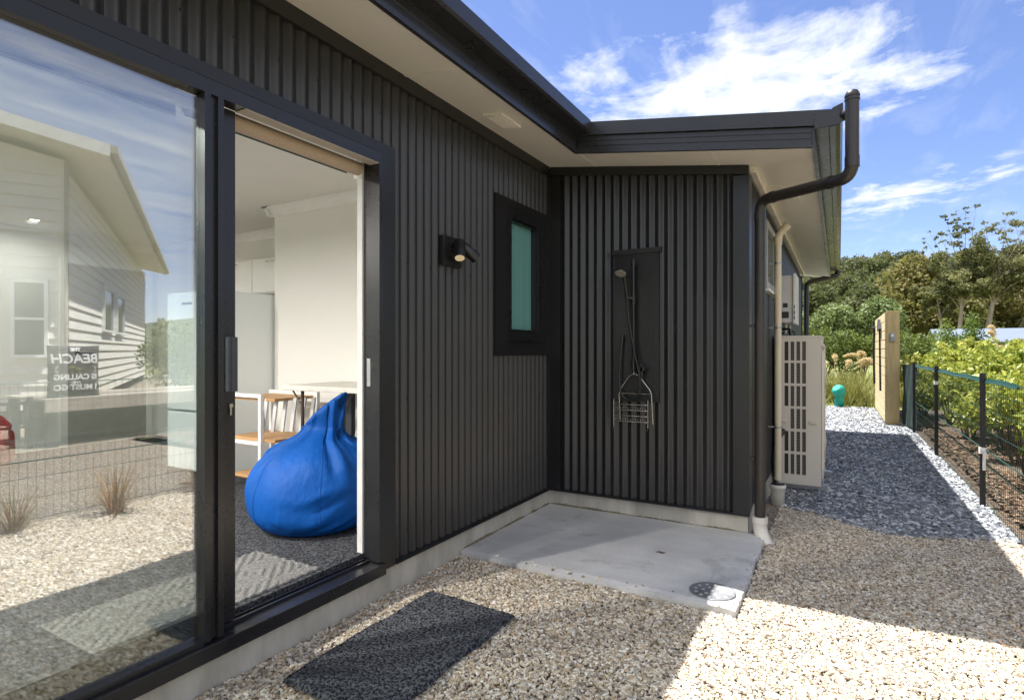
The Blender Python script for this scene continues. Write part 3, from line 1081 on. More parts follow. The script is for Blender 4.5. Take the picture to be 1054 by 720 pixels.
# ---------------------------------------------------------------- sliding door
FX = -1.988                                        # outer face of the door frame
df = MB()
df.box(-2.05, FX, DOOR_Y0, 2.163, 2.193, 2.246)             # head
df.box(-2.11, -2.051, DOOR_Y0, 2.2, 2.225, 2.258)
df.box(-2.05, FX, 2.142, 2.163, 0.20, 2.193)                # right jamb lip
df.box(-2.11, -2.051, 2.162, 2.2, 0.20, 2.224)
df.box(-2.11, FX, DOOR_Y0, DOOR_Y0 + 0.05, 0.20, 2.193)
df.box(-2.04, FX, 1.2387, 1.262, 0.20, 2.193)               # meeting post of the fixed light
df.box(-2.04, FX - 0.014, 1.262, 1.290, 0.20, 2.193)
df.box(-2.04, FX, 1.290, 1.313, 0.20, 2.193)
df.bbox(-2.11, FX + 0.016, DOOR_Y0 - 0.02, 2.175, 0.135, 0.192, 0.003)    # sill
df.box(-2.03, FX - 0.004, DOOR_Y0 + 0.05, 1.2387, 0.192, 0.212)
df.box(-2.06, -2.05, 1.313, 2.142, 0.192, 0.205)            # track ribs
df.box(-2.09, -2.083, 1.313, 2.142, 0.192, 0.205)
dr = df.build('sliding_door', M_ALU, house)
t = MB()
t.box(-2.018, FX - 0.002, DOOR_Y0 - 0.06, 2.163, 2.2485, 2.30)
t.box(-2.018, FX - 0.003, 2.1635, 2.263, 0.15, 2.30)
t.box(-2.018, FX - 0.003, DOOR_Y0 - 0.06, DOOR_Y0 - 0.001, 0.15, 2.2485)
t.build('door_flashing', M_TRIM, house)
gp = MB()
gp.box(-2.026, -2.020, DOOR_Y0 + 0.05, 1.2387, 0.205, 2.193)
gp.build('fixed_glass', M_GLASS, dr)
sl = MB()
sl.box(-2.083, -2.052, 1.338, 1.402, 0.21, 2.19)
sl.box(-2.083, -2.052, 0.34, 0.40, 0.21, 2.19)
sl.box(-2.083, -2.052, 0.40, 1.338, 0.21, 0.285)
sl.box(-2.083, -2.052, 0.40, 1.338, 2.145, 2.19)
so = sl.build('door_leaf', M_ALU, dr)
gp = MB()
gp.box(-2.070, -2.065, 0.40, 1.338, 0.285, 2.145)
gp.build('leaf_glass', mat_glass('leaf_glass', 0.06), dr)
hd = MB()
hd.bbox(-2.051, -2.020, 1.352, 1.366, 1.10, 1.31, 0.003)
hd.bbox(-2.034, -2.020, 1.366, 1.392, 1.10, 1.31, 0.003)
hd.build('door_handle', mat('handle_paint', (0.05, 0.055, 0.065), 0.25), dr)
lk = MB()
lk.bbox(-2.0515, -2.046, 1.350, 1.362, 0.985, 1.075, 0.002)
lk.build('lock_plate', M_BLACK, dr)
lk = MB()
lk.tube([(-2.0515, 1.378, 1.045), (-2.040, 1.378, 1.045)], 0.0085, 14)
lk.bbox(-2.0515, -2.041, 1.3735, 1.3825, 1.008, 1.045, 0.002)
lk.build('lock_cylinder', M_CHROME, dr)
lk = MB()
lk.bbox(-2.090, -2.066, 2.1595, 2.1618, 1.075, 1.215, 0.0006)
lk.build('strike_plate', M_GALV, dr)
lk = MB()
lk.box(-2.05, -1.99, 1.402, 2.1415, 2.1895, 2.1925)
lk.build('head_lining', mat('tan_lining', (0.46, 0.40, 0.32), 0.7), dr)

# ---------------------------------------------------------------- windows in the cladding
w = MB()
w.box(-2.018, -1.984, 3.25, 3.385, 1.22, 2.311)
w.box(-2.018, -1.984, 3.943, 4.030, 1.22, 2.311)
w.box(-2.018, -1.984, 3.385, 3.943, 2.237, 2.311)
w.box(-2.018, -1.984, 3.385, 3.943, 1.22, 1.34)
wf = w.build('window', M_TRIM, house)
w = MB()
for (y0, y1, z0, z1) in ((3.386, 3.44, 1.341, 2.236), (3.85, 3.942, 1.341, 2.236), (3.44, 3.85, 2.18, 2.236), (3.44, 3.85, 1.341, 1.39)):
    w.box(-2.05, -1.972, y0, y1, z0, z1)
w.box(-2.04, -1.962, 3.385, 3.943, 1.325, 1.3405)
w.build('window_frame', M_ALU, wf)
w = MB()
w.box(-2.045, -1.990, 3.4405, 3.455, 1.391, 2.179)
w.box(-2.045, -1.990, 3.832, 3.8495, 1.391, 2.179)
w.box(-2.045, -1.990, 3.455, 3.832, 1.391, 1.405)
w.box(-2.045, -1.990, 3.455, 3.832, 2.165, 2.179)
w.build('window_sash', M_BLACK, wf)
w = MB()
w.box(-2.04, -2.030, 3.455, 3.832, 1.405, 2.165)
w.build('window_glass', M_FROST, wf)
w = MB()
for (y0, y1, z0, z1) in ((5.03, 5.09, 1.76, 2.32), (5.77, 5.83, 1.76, 2.32), (5.09, 5.77, 2.26, 2.32), (5.09, 5.77, 1.76, 1.82)):
    w.box(-0.545, -0.505, y0, y1, z0, z1)
wf2 = w.build('window', mat('pale_grey_frame', (0.42, 0.42, 0.40), 0.4), house)
w = MB()
w.box(-0.54, -0.53, 5.09, 5.77, 1.82, 2.26)
w.build('window_glass', M_PANE, wf2)
w = MB()
w.bbox(-0.545, -0.485, 5.0, 5.86, 1.735, 1.757, 0.003)
w.build('window_sill', M_WHITE, wf2)

# ---------------------------------------------------------------- the room behind the door
FZ, CZ = 0.22, 2.50
XB, YN, YW = -7.2, 3.30, 3.90                      # far wall, nib wall, recess wall
NIBX = -4.28
r = MB()
r.box(XB - 0.1, -2.112, -3.6, YW, FZ - 0.05, FZ)
r.build('carpet', M_CARPET, house)
r = MB()
r.box(XB - 0.1, -2.122, -3.6, YW + 0.1, CZ, CZ + 0.05)
r.build('ceiling', M_CEIL, house)
r = MB()
r.box(NIBX, -2.124, YN, YW, FZ, CZ)                        # nib wall
r.box(XB, NIBX - 0.001, YW, YW + 0.1, FZ, CZ)
r.box(XB - 0.1, XB, 1.4, YW, FZ, CZ)
r.box(XB - 0.1, XB, -3.6, -2.6, FZ, CZ)
r.box(XB - 0.1, XB, -2.6, 1.4, FZ, 0.7)
r.box(XB - 0.1, XB, -2.6, 1.4, 2.3, CZ)
r.box(XB, -2.124, -3.7, -3.6, FZ, CZ)
r.box(-2.155, -2.123, -3.6, DOOR_Y0, FZ, CZ)
r.box(-2.155, -2.123, 2.20, YN - 0.001, FZ, CZ)
r.box(-2.155, -2.123, DOOR_Y0, 2.20, 2.275, CZ)
r.build('room_wall', M_ROOMWALL, house)
r = MB()
r.box(-2.148, -2.112, 2.150, 2.166, FZ + 0.003, 2.274)
r.box(-2.185, -2.112, DOOR_Y0, DOOR_Y0 + 0.02, FZ + 0.003, 2.274)
build_each(r, 'door_lining', mat('grey_white_lining', (0.58, 0.57, 0.55), 0.6), house)
r = MB()
r.box(-2.185, -2.112, DOOR_Y0 + 0.02, 2.149, 2.262, 2.274)
build_each(r, 'door_lining', M_ROOMWALL, house)
# cornices
cprof = [(0, 0), (0.075, 0), (0.075, -0.012), (0.052, -0.022), (0.030, -0.042), (0.016, -0.062), (0.012, -0.082), (0, -0.082)]
r = MB()
r.prism([(YN - a, CZ - 0.001 + c) for a, c in cprof], 'x', NIBX - 0.075, -2.16)
r.prism([(YW - a, CZ - 0.001 + c) for a, c in cprof], 'x', XB, NIBX - 0.08)
r.prism([(NIBX - a, CZ - 0.0015 + c) for a, c in cprof], 'y', YN - 0.075, YW - 0.08)
r.prism([(XB + a, CZ - 0.0015 + c) for a, c in cprof], 'y', -3.6, YW - 0.08)
r.build('cornice', M_WHITE, house)
r = MB()
r.box(XB + 0.001, XB + 0.012, 1.4, 2.86, FZ, FZ + 0.08)
r.box(XB + 0.012, NIBX - 0.78, YW - 0.012, YW - 0.001, FZ, FZ + 0.08)
r.box(NIBX, -2.16, YN - 0.012, YN - 0.001, FZ, FZ + 0.08)
r.build('skirting', M_WHITE, house)
# inner door on the far wall
r = MB()
r.box(XB + 0.001, XB + 0.02, 2.88, 2.95, FZ, 2.26)
r.box(XB + 0.001, XB + 0.02, 3.75, 3.82, FZ, 2.26)
r.box(XB + 0.001, XB + 0.02, 2.95, 3.75, 2.19, 2.26)
idr = r.build('room_door', M_WHITE, house)
r = MB()
r.box(XB + 0.001, XB + 0.014, 2.95, 3.75, FZ + 0.01, 2.19)
r.build('door_panel', mat('grey_door_paint', (0.42, 0.40, 0.36), 0.5), idr)
r = MB()
r.tube(bend([(XB + 0.015, 3.04, 1.22), (XB + 0.06, 3.04, 1.22), (XB + 0.06, 3.17, 1.22)], 0.02, 4), 0.009, 8)
r.tube([(XB + 0.014, 3.04, 1.22), (XB + 0.022, 3.04, 1.22)], 0.026, 14)
r.build('door_handle', M_BLACK, idr)
# unseen glazing added on the far side to let daylight into the room
r = MB()
r.box(XB - 0.06, XB - 0.055, -2.6, 1.4, 0.7, 2.3)
r.build('window_glass', M_GLASS2, house)

# roller blinds
bl = thing('roller_blind', 'rolled up beige blind across the top of the open doorway', 'blind', (-2.14, 1.72, 2.16))
k = MB()
k.tube([(-2.138, 1.26, 2.186), (-2.138, 2.148, 2.186)], 0.034, 20)
k.build('fabric_roll', M_BLIND, bl)
k = MB()
k.tube([(-2.163, 1.27, 2.158), (-2.163, 2.09, 2.158)], 0.006, 8)
k.build('bottom_bar', M_WIRE, bl)
k = MB()
k.box(-2.17, -2.113, 2.1485, 2.1495, 2.14, 2.225)
k.build('bracket', M_WHITE, bl)
bl = thing('roller_blind', 'dark blind barely lowered behind the top of the fixed glass', 'blind', (-2.2, 0.2, 2.15))
k = MB()
k.box(-2.205, -2.19, DOOR_Y0 + 0.03, 1.25, 2.155, 2.30)
k.build('fabric', M_BLINDK, bl)
k = MB()
k.box(-2.208, -2.187, DOOR_Y0 + 0.03, 1.25, 2.145, 2.1545)
k.build('bottom_bar', M_WHITE, bl)

# downlights: the first is seen, the rest are added unseen to brighten the room
first = None
for i, (x, y) in enumerate(((-6.65, 2.46), (-3.0, 0.3), (-4.6, 0.3), (-6.2, 0.3), (-3.0, -1.9), (-4.6, -1.9), (-6.2, -1.9))):
    lab = 'lit round downlight in the ceiling seen above the weatherboard reflection' if i == 0 else 'added downlight brightening the room, in the ceiling out of sight behind the door wall'
    t = thing('downlight', lab, 'light', (x, y, CZ), 0, 'downlights in the room ceiling')
    k = MB()
    k.lathe([(0.052, 0), (0.052, -0.006), (0.040, -0.008), (0.038, -0.002)], (x, y, CZ), 24)
    k.build('rim', M_WHITE, t)
    k = MB()
    k.lathe([(0.0385, -0.003), (0.0, -0.003)], (x, y, CZ), 24)
    k.build('diffuser', M_LAMP, t)
    ld = bpy.data.lights.new('downlight_lamp', 'AREA')
    ld.shape = 'DISK'
    ld.size = 0.08
    ld.energy = 4 if x < -6 else 37
    ld.spread = R(170)
    ld.color = (1.0, 0.965, 0.91)
    lo = bpy.data.objects.new('downlight_lamp', ld)
    COL.objects.link(lo)
    lo.parent = t
    lo.location = (0, 0, -0.02)

# ---------------------------------------------------------------- things in the room
fr = thing('fridge', 'white upright fridge with a freezer drawer beside the cream wall', 'fridge', (-4.66, 3.1, FZ))
k = MB()
k.bbox(-4.98, -4.30, 2.83, 3.55, FZ + 0.02, 1.74, 0.008)
k.build('cabinet', M_FRIDGE, fr)
k = MB()
k.bbox(-4.98, -4.30, 2.77, 2.826, 0.76, 1.74, 0.01)
k.build('door', M_FRIDGE, fr)
k = MB()
k.bbox(-4.98, -4.30, 2.77, 2.826, FZ + 0.05, 0.745, 0.01)
k.build('freezer_door', M_FRIDGE, fr)
k = MB()
k.box(-4.76, -4.62, 2.766, 2.7695, 1.635, 1.655)
k.build('badge', mat('badge_grey', (0.10, 0.11, 0.12), 0.4), fr)
cb = thing('wall_cabinet', 'white cupboards hung on the wall above the fridge', 'cabinet', (-4.9, 3.7, 1.72))
k = MB()
k.bbox(-5.6, -4.30, 3.58, 3.89, 1.80, 2.14, 0.004)
k.build('carcass', M_WHITE, cb)
for (x0, x1) in ((-5.59, -4.955), (-4.945, -4.31)):
    k = MB()
    k.bbox(x0, x1, 3.56, 3.579, 1.81, 2.13, 0.003)
    dd = k.build('cabinet_door', M_WHITE, cb)
    k = MB()
    xm = (x0 + x1) / 2
    k.tube(bend([(xm - 0.09, 3.56, 2.10), (xm - 0.09, 3.53, 2.10), (xm + 0.09, 3.53, 2.10), (xm + 0.09, 3.56, 2.10)], 0.015, 3), 0.005, 8)
    k.build('handle', M_CHROME, dd)

tb = thing('folding_table', 'white topped folding table with thin dark legs by the cream wall', 'table', (-2.85, 3.0, FZ))
k = MB()
k.bbox(-3.44, -2.22, 2.72, 3.28, 0.975, 1.012, 0.006)
k.build('tabletop', mat('table_laminate', (0.66, 0.63, 0.57), 0.45), tb)
for (x, y) in ((-3.33, 2.80), (-2.92, 2.80), (-3.33, 3.18), (-2.34, 2.80), (-2.34, 3.18)):
    k = MB()
    k.tube([(x, y, FZ), (x, y, 0.975)], 0.012, 10)
    k.build('leg', M_BROWNLEG, tb)
k = MB()
k.box(-3.17, -3.075, 3.02, 3.06, FZ, 0.97)
k.build('upright', mat('charcoal_upright', (0.035, 0.035, 0.04), 0.5), tb)
k = MB()
k.tube([(-2.92, 2.80, 0.86), (-2.82, 2.80, 0.975)], 0.006, 8)
k.tube([(-3.33, 2.80, 0.86), (-3.43, 2.80, 0.965)], 0.006, 8)
build_each(k, 'brace', M_BROWNLEG, tb)

ts = thing('storage_tub', 'grey lidded plastic tub under the white table', 'tub', (-2.78, 3.02, FZ))
k = MB()
k.lathe([(0.0, 0), (0.15, 0.0), (0.17, 0.34), (0.175, 0.35)], (-2.78, 3.02, FZ), 28)
k.build('body', mat('dark_grey_plastic', (0.09, 0.10, 0.115), 0.5), ts)
k = MB()
for j in range(3):
    k.lathe([(0.155, 0), (0.182, 0.006), (0.185, 0.025), (0.160, 0.034), (0.0, 0.036)], (-2.78, 3.02, FZ + 0.352 + j * 0.038), 28)
build_each(k, 'lid', mat('light_grey_plastic', (0.45, 0.47, 0.48), 0.4), ts)

sh = thing('shelf_unit', 'low white framed shelf unit with oak shelves beside the fridge', 'shelf', (-3.85, 2.95, FZ))
for (x, y) in ((-4.06, 2.72), (-3.68, 2.72), (-4.06, 3.10), (-3.52, 3.10)):
    k = MB()
    k.bbox(x - 0.014, x + 0.014, y - 0.014, y + 0.014, FZ, 0.935, 0.002)
    k.build('post', M_WHITE, sh)
for z in (0.885, 0.585, 0.30):
    k = MB()
    k.bbox(-4.045, -3.545, 2.735, 3.085, z, z + 0.022, 0.003)
    k.build('shelf', M_OAK, sh)
k = MB()
for (z0, z1) in ((0.908, 0.934), (0.56, 0.584)):
    k.box(-4.046, -3.694, 2.708, 2.734, z0, z1)
    k.box(-4.046, -3.534, 3.088, 3.112, z0, z1)
k.build('rail', M_WHITE, sh)
k = MB()
for j in range(6):
    x = -3.65 + j * 0.042
    k.add([(x, 2.73 + j * 0.05, 0.905), (x + 0.02, 2.73 + j * 0.05 + 0.012, 0.905), (x - 0.04, 2.74 + j * 0.05 + 0.012, 0.65), (x - 0.06, 2.74 + j * 0.05, 0.65),
           (x, 2.742 + j * 0.05, 0.905), (x + 0.02, 2.742 + j * 0.05 + 0.012, 0.905), (x - 0.04, 2.752 + j * 0.05 + 0.012, 0.65), (x - 0.06, 2.752 + j * 0.05, 0.65)],
          [(0, 1, 2, 3), (7, 6, 5, 4), (0, 4, 5, 1), (1, 5, 6, 2), (2, 6, 7, 3), (3, 7, 4, 0)])
k.build('slat_rack', M_WHITE, sh)


def bean_bag(name, label, m, loc, lean, scale=1.0, seed=1):
    """slouched bag: flat underside, wide belly, pleats running into a gathered neck with a flap"""
    rnd = random.Random(seed)
    key = [(0.0, 0.0), (0.22, 0.0), (0.30, 0.010), (0.355, 0.05), (0.390, 0.11), (0.400, 0.19), (0.396, 0.27), (0.370, 0.35), (0.318, 0.425), (0.245, 0.48), (0.180, 0.515), (0.130, 0.545), (0.102, 0.575), (0.090, 0.61), (0.094, 0.65), (0.100, 0.685), (0.090, 0.712), (0.050, 0.732), (0.0, 0.735)]
    # smooth the outline
    n = 72
    def cr(a, b_, c, d_, t):
        return 0.5 * ((2 * b_) + (-a + c) * t + (2 * a - 5 * b_ + 4 * c - d_) * t * t + (-a + 3 * b_ - 3 * c + d_) * t ** 3)
    outl = []
    for i in range(n + 1):
        s_ = i / n * (len(key) - 1)
        j = min(int(s_), len(key) - 2)
        t_ = s_ - j
        p = [key[max(0, j - 1)], key[j], key[j + 1], key[min(len(key) - 1, j + 2)]]
        outl.append((max(0.0, cr(*[q[0] for q in p], t_)), cr(*[q[1] for q in p], t_)))
    seg = 120
    folds = [(rnd.uniform(0, 6.28), rnd.uniform(0.07, 0.26), rnd.uniform(0.20, 0.52), rnd.uniform(0.35, 0.95), rnd.uniform(-0.8, 0.8)) for _ in range(24)]
    dents = [(rnd.uniform(0, 6.28), rnd.uniform(0.05, 0.30), rnd.uniform(0.010, 0.020), rnd.uniform(0.18, 0.4), rnd.uniform(0.025, 0.05)) for _ in range(16)]
    vs, fs = [], []
    for (r0, z0) in outl:
        tz = max(0.0, min(1.0, (z0 - 0.2) / 0.34))
        for k_ in range(seg):
            a = 2 * math.pi * k_ / seg
            w = 0.0
            for (fa, fw, f0, fs_, tw) in folds:
                da = (a - fa - tw * (z0 - 0.3) + math.pi) % (2 * math.pi) - math.pi
                act = max(0.0, min(1.0, (z0 - f0 * 0.65) / 0.22))
                w -= 0.36 * fs_ * act * math.exp(-(da / (0.22 * fw)) ** 2) - 0.24 * fs_ * act * math.exp(-((da - 0.55 * fw) / (0.5 * fw)) ** 2)
            # four sewn seams
            for q in range(6):
                da = (a - q * math.pi / 3 - 0.35 + math.pi) % (2 * math.pi) - math.pi
                w -= 0.020 * math.exp(-(da / 0.018) ** 2) * (1 if z0 < 0.6 else 0.3)
                w -= 0.020 * math.exp(-(da / 0.2) ** 2)
            lump = 0.022 * math.sin(3 * a + 1.0 + 9 * z0 + seed) + 0.012 * math.sin(7 * a + 16 * z0) * (0.4 + tz)
            rr = r0 * (1 + w * (0.30 + 0.85 * tz) + lump)
            dr_ = 0
            for (fa, zz, am, aw, zw) in dents:
                da = (a - fa + math.pi) % (2 * math.pi) - math.pi
                e = math.exp(-(da / aw) ** 2)
                dz_ = z0 - zz - 0.05 * math.sin(da * 4 + fa)
                dr_ -= e * am * (math.exp(-(dz_ / (0.4 * zw)) ** 2) - 0.6 * math.exp(-((dz_ - zw) / (0.7 * zw)) ** 2))
            rr = max(0.0, rr + (dr_ if r0 > 0.05 and z0 > 0.01 else 0))
            x, y = rr * math.cos(a), rr * math.sin(a)
            if z0 > 0.53:                                  # flatten the neck flap
                fl = min(1, (z0 - 0.53) / 0.06)
                u = x * lean[0] + y * lean[1]
                v_ = -x * lean[1] + y * lean[0]
                u *= 1 + 0.15 * fl
                v_ *= 1 - 0.45 * fl
                x, y = u * lean[0] - v_ * lean[1], u * lean[1] + v_ * lean[0]
            sh_ = 0.055 * max(0, (z0 - 0.22) / 0.5) ** 1.4 + 0.0 * max(0, z0 - 0.55)
            zz = z0 + (0.06 * (x * lean[0] + y * lean[1]) / 0.08 * min(1, (z0 - 0.6) / 0.1) if z0 > 0.6 else 0)
            vs.append(((x + lean[0] * sh_) * scale, (y + lean[1] * sh_) * scale, zz * scale))
    for i in range(n):
        for k_ in range(seg):
            k2 = (k_ + 1) % seg
            fs.append((i * seg + k_, i * seg + k2, (i + 1) * seg + k2, (i + 1) * seg + k_))
    mb = MB()
    mb.add([(v[0] + loc[0], v[1] + loc[1], v[2] + loc[2]) for v in vs], fs, True)
    o = bpy.data.objects.new(name, None)
    bpy.data.objects.remove(o)
    ob = mb.build(name, m)
    ob.data.transform(Matrix.Translation(-Vector(loc)))
    ob.location = loc
    for q in range(6):
        k_ = int(round((q * math.pi / 3 + 0.35) / (2 * math.pi) * seg)) % seg
        line = [Vector(vs[i * seg + k_]) for i in range(4, 56)]
        smb = MB()
        smb.tube([p + Vector((p.x, p.y, 0)).normalized() * 0.0006 for p in line], 0.0022, 6)
        sob = smb.build('seam', m)
        sob.parent = ob
    return tag(ob, label, 'bean bag')


bean_bag('bean_bag', 'bright blue bean bag slumped on the carpet in the open doorway', M_BLUE, (-2.735, 2.405, FZ), (0.868, 0.497), 0.97, 4)
bean_bag('bean_bag', 'red bean bag glimpsed through the fixed glass far inside', M_RED, (-6.25, 1.70, FZ), (0.5, -0.3), 1.12, 9)

# mats
def soft_mat(name, label, m, x0, x1, y0, y1, z, t, seed, ribs=False):
    rnd = random.Random(seed)
    nx, ny = (60, 96) if not ribs else (150, 240)
    ph = [rnd.uniform(0, 6) for _ in range(6)]
    vs = []
    for j in range(ny + 1):
        for i in range(nx + 1):
            x, y = x0 + (x1 - x0) * i / nx, y0 + (y1 - y0) * j / ny
            ex = 0.006 * math.sin(9 * y + ph[0]) + 0.004 * math.sin(21 * y + ph[1])
            ey = 0.005 * math.sin(11 * x + ph[2])
            h = t + (0.005 * math.sin(7 * x + ph[3]) * math.sin(6 * y + ph[4]) if not ribs else 0)
            if ribs:
                # blocks of slanted ribs, alternating direction
                bx = math.floor((x - x0) / 0.125)
                by = math.floor((y - y0) / 0.18)
                sgn = 1 if (bx + by) % 2 == 0 else -1
                h += 0.0055 * (0.5 + 0.5 * math.copysign(abs(math.sin((x * sgn + y) * 2 * math.pi / 0.056)) ** 0.5, math.sin((x * sgn + y) * 2 * math.pi / 0.056)))
                ex = ey = 0
            else:
                h += rnd.uniform(-0.0022, 0.0022)
            if i in (0, nx) or j in (0, ny):
                h = 0.001
            vs.append((x + ex, y + ey, z + h))
    q = [(j * (nx + 1) + i, j * (nx + 1) + i + 1, (j + 1) * (nx + 1) + i + 1, (j + 1) * (nx + 1) + i) for j in range(ny) for i in range(nx)]
    mb = MB()
    mb.add(vs, q, True)
    return tag(mb.build(name, m), label, 'mat')


soft_mat('door_mat', 'dark grey coarse mat lying on the gravel outside the door', M_MATOUT, -1.815, -1.312, 1.42, 2.315, 0.020, 0.016, 3)
soft_mat('door_mat', 'light grey ribbed mat on the carpet just inside the door', M_MATIN, -2.60, -2.14, 0.98, 1.90, FZ, 0.007, 4, True)

# ---------------------------------------------------------------- concrete pad with a drain cover
pd = thing('concrete_pad', 'grey concrete shower pad in the corner of the house', 'concrete pad', (-1.2, 3.5, 0))
bm = bmesh.new()
NX, NY = 44, 36
grid = {}
rnd = random.Random(5)
for j in range(NY + 1):
    for i in range(NX + 1):
        x, y = -2.0 + 1.58 * i / NX, 2.86 + 1.225 * j / NY
        zz = 0.042
        if i == NX:
            zz -= 0.006
            x += rnd.uniform(-0.006, 0.006)
        if j == 0:
            zz -= 0.008
            y += rnd.uniform(-0.006, 0.006)
        grid[i, j] = bm.verts.new((x + 1.2, y - 3.5, zz))
for j in range(NY):
    for i in range(NX):
        bm.faces.new((grid[i, j], grid[i + 1, j], grid[i + 1, j + 1], grid[i, j + 1]))
for edge, inset in (([grid[i, 0] for i in range(NX + 1)] + [grid[NX, j] for j in range(1, NY + 1)], 0.0),):
    low = [bm.verts.new((v.co.x + 0.004, v.co.y - 0.004, -0.02)) for v in edge]
    for a in range(len(edge) - 1):
        bm.faces.new((low[a], low[a + 1], edge[a + 1], edge[a]))
me = bpy.data.meshes.new('slab')
bm.to_mesh(me)
bm.free()
for pl in me.polygons:
    pl.use_smooth = False
me.materials.append(M_PAD)
so_ = bpy.data.objects.new('slab', me)
COL.objects.link(so_)
so_.parent = pd
k = MB()
cx, cy, rad = -0.555, 3.005, 0.112
k.lathe([(rad, 0.0422), (rad, 0.0455), (rad - 0.008, 0.048), (rad - 0.014, 0.0455), (0.0, 0.0455)], (cx, cy, 0), 40)
k.build('drain_cover', mat('dull_cast_metal', (0.25, 0.255, 0.27), 0.55, (0.16, 0.165, 0.175), 18.0, metal=0.4), pd)
k = MB()
for (rr, n) in ((0.082, 12), (0.045, 6), (0.0, 1)):
    for i in range(n):
        a = 2 * math.pi * i / n
        k.lathe([(0.010, 0.0456), (0.009, 0.0475), (0.0, 0.048)], (cx + rr * math.cos(a), cy + rr * math.sin(a), 0), 12)
build_each(k, 'drain_stud', mat('pebble_inlay', (0.36, 0.335, 0.30), 0.6), pd)

dl = MB()
rnd = random.Random(12)
for (ax, n_) in (('x', 150), ('y', 120)):
    prev = None
    for i in range(n_ + 1):
        f_ = i / n_
        q_ = 0.5 + 0.5 * noise.noise(Vector((f_ * 9, 3.0 if ax == 'x' else 8.0, 0.5)))
        w_ = max(0.002, 0.030 * q_ - 0.006 + rnd.uniform(-0.003, 0.003))
        h_ = max(0.002, 0.026 * q_ - 0.006 + rnd.uniform(-0.003, 0.003))
        if ax == 'x':
            a_ = -1.99 + 1.45 * f_
            pr = [(a_, 4.094, 0.0415 + h_), (a_, 4.093 - w_ * 0.4, 0.0415 + h_ * 0.6), (a_, 4.093 - w_, 0.0405)]
        else:
            a_ = 2.9 + 1.18 * f_
            pr = [(-2.005, a_, 0.0415 + h_), (-2.003 + w_ * 0.4, a_, 0.0415 + h_ * 0.6), (-2.003 + w_, a_, 0.0405)]
        if prev:
            dl.add(prev + pr, [(0, 1, 4, 3), (1, 2, 5, 4)], True)
        prev = pr
build_ = dl.build('dirt_line', mat('damp_silt', (0.20, 0.17, 0.11), 0.95, (0.10, 0.095, 0.05), 30.0), pd)
k = MB()
lv = [(-0.030, 0, 0.004), (-0.012, 0.011, 0.009), (0.010, 0.012, 0.006), (0.030, 0.002, 0.012), (0.012, -0.010, 0.008), (-0.012, -0.009, 0.011)]
k.add([(-0.93 + p[0], 3.42 + p[1], 0.041 + p[2]) for p in lv] + [(-0.93 + p[0], 3.42 + p[1], 0.0395 + p[2]) for p in lv], [(0, 1, 5), (1, 2, 4, 5), (2, 3, 4), (11, 7, 6), (11, 10, 8, 7), (10, 9, 8)] + [(i, (i + 5) % 6, 6 + (i + 5) % 6, 6 + i) for i in range(6)])
tag(k.build('dead_leaf', mat('dry_leaf', (0.14, 0.07, 0.03), 0.7)), 'single curled brown leaf lying on the concrete shower pad', 'leaf')

# ---------------------------------------------------------------- outdoor shower on the return wall
SY = 4.07
shw = thing('outdoor_shower', 'black wall mounted outdoor shower on a flat panel', 'shower', (-1.28, SY, 0.9))
k = MB()
k.box(-1.445, -1.112, SY - 0.012, SY + 0.008, EYE - 0.376, EYE + 0.70)
k.build('backing_panel', M_BLACKP, shw)
k = MB()
k.prism([(-1.462, EYE + 0.70), (-1.098, EYE + 0.70), (-1.098, EYE + 0.735), (-1.462, EYE + 0.735)], 'y', SY - 0.022, SY + 0.008)
k.build('cap_flashing', M_TRIM, shw)
k = MB()
rx, ry = -1.287, SY - 0.062
k.tube([(rx, ry, EYE - 0.16), (rx, ry, EYE + 0.655)], 0.011, 14)
for z in (EYE + 0.62, EYE - 0.10):
    k.tube([(rx, ry + 0.004, z), (rx, SY - 0.012, z)], 0.013, 12)
    k.tube([(rx, SY - 0.024, z), (rx, SY - 0.012, z)], 0.022, 16)
    k.tube([(rx, ry, z - 0.022), (rx, ry, z + 0.022)], 0.015, 14)
k.build('riser_rail', M_BLACK, shw)
k = MB()
k.tube([(rx, ry, EYE + 0.33), (rx, ry, EYE + 0.40)], 0.017, 14)
k.tube([(rx, ry, EYE + 0.37), (rx - 0.035, ry - 0.03, EYE + 0.375)], 0.014, 12)
k.build('slide_holder', M_BLACK, shw)
k = MB()
hx_, hy_ = rx - 0.035, ry - 0.03
k.tube([(hx_, hy_, EYE + 0.34), (hx_ - 0.004, hy_ - 0.012, EYE + 0.42), (hx_ - 0.012, hy_ - 0.035, EYE + 0.515), (hx_ - 0.018, hy_ - 0.062, EYE + 0.555)], [0.011, 0.012, 0.011, 0.016], 12)
ax = Vector((-0.05, -0.45, -0.9)).normalized()
c0 = Vector((hx_ - 0.022, hy_ - 0.075, EYE + 0.560))
k.tube([c0, c0 + ax * 0.004, c0 + ax * 0.018, c0 + ax * 0.022], [0.018, 0.044, 0.048, 0.046], 24)
hs = k.build('shower_head', M_BLACK, shw)
k = MB()
k.tube([c0 + ax * 0.0222, c0 + ax * 0.026], [0.041, 0.039], 24)
k.build('spray_face', mat('grey_spray_face', (0.40, 0.37, 0.32), 0.35), hs)
k = MB()
cc = c0 + ax * 0.0262
e1 = ax.orthogonal().normalized()
e2 = ax.cross(e1)
for (rr, n) in ((0.036, 12), (0.022, 7), (0.008, 3)):
    for i in range(n):
        a = 2 * math.pi * i / n
        q = cc + (e1 * math.cos(a) + e2 * math.sin(a)) * rr
        k.tube([q, q + ax * 0.002], 0.003, 6)
k.build('nozzles', M_BLACK, hs)
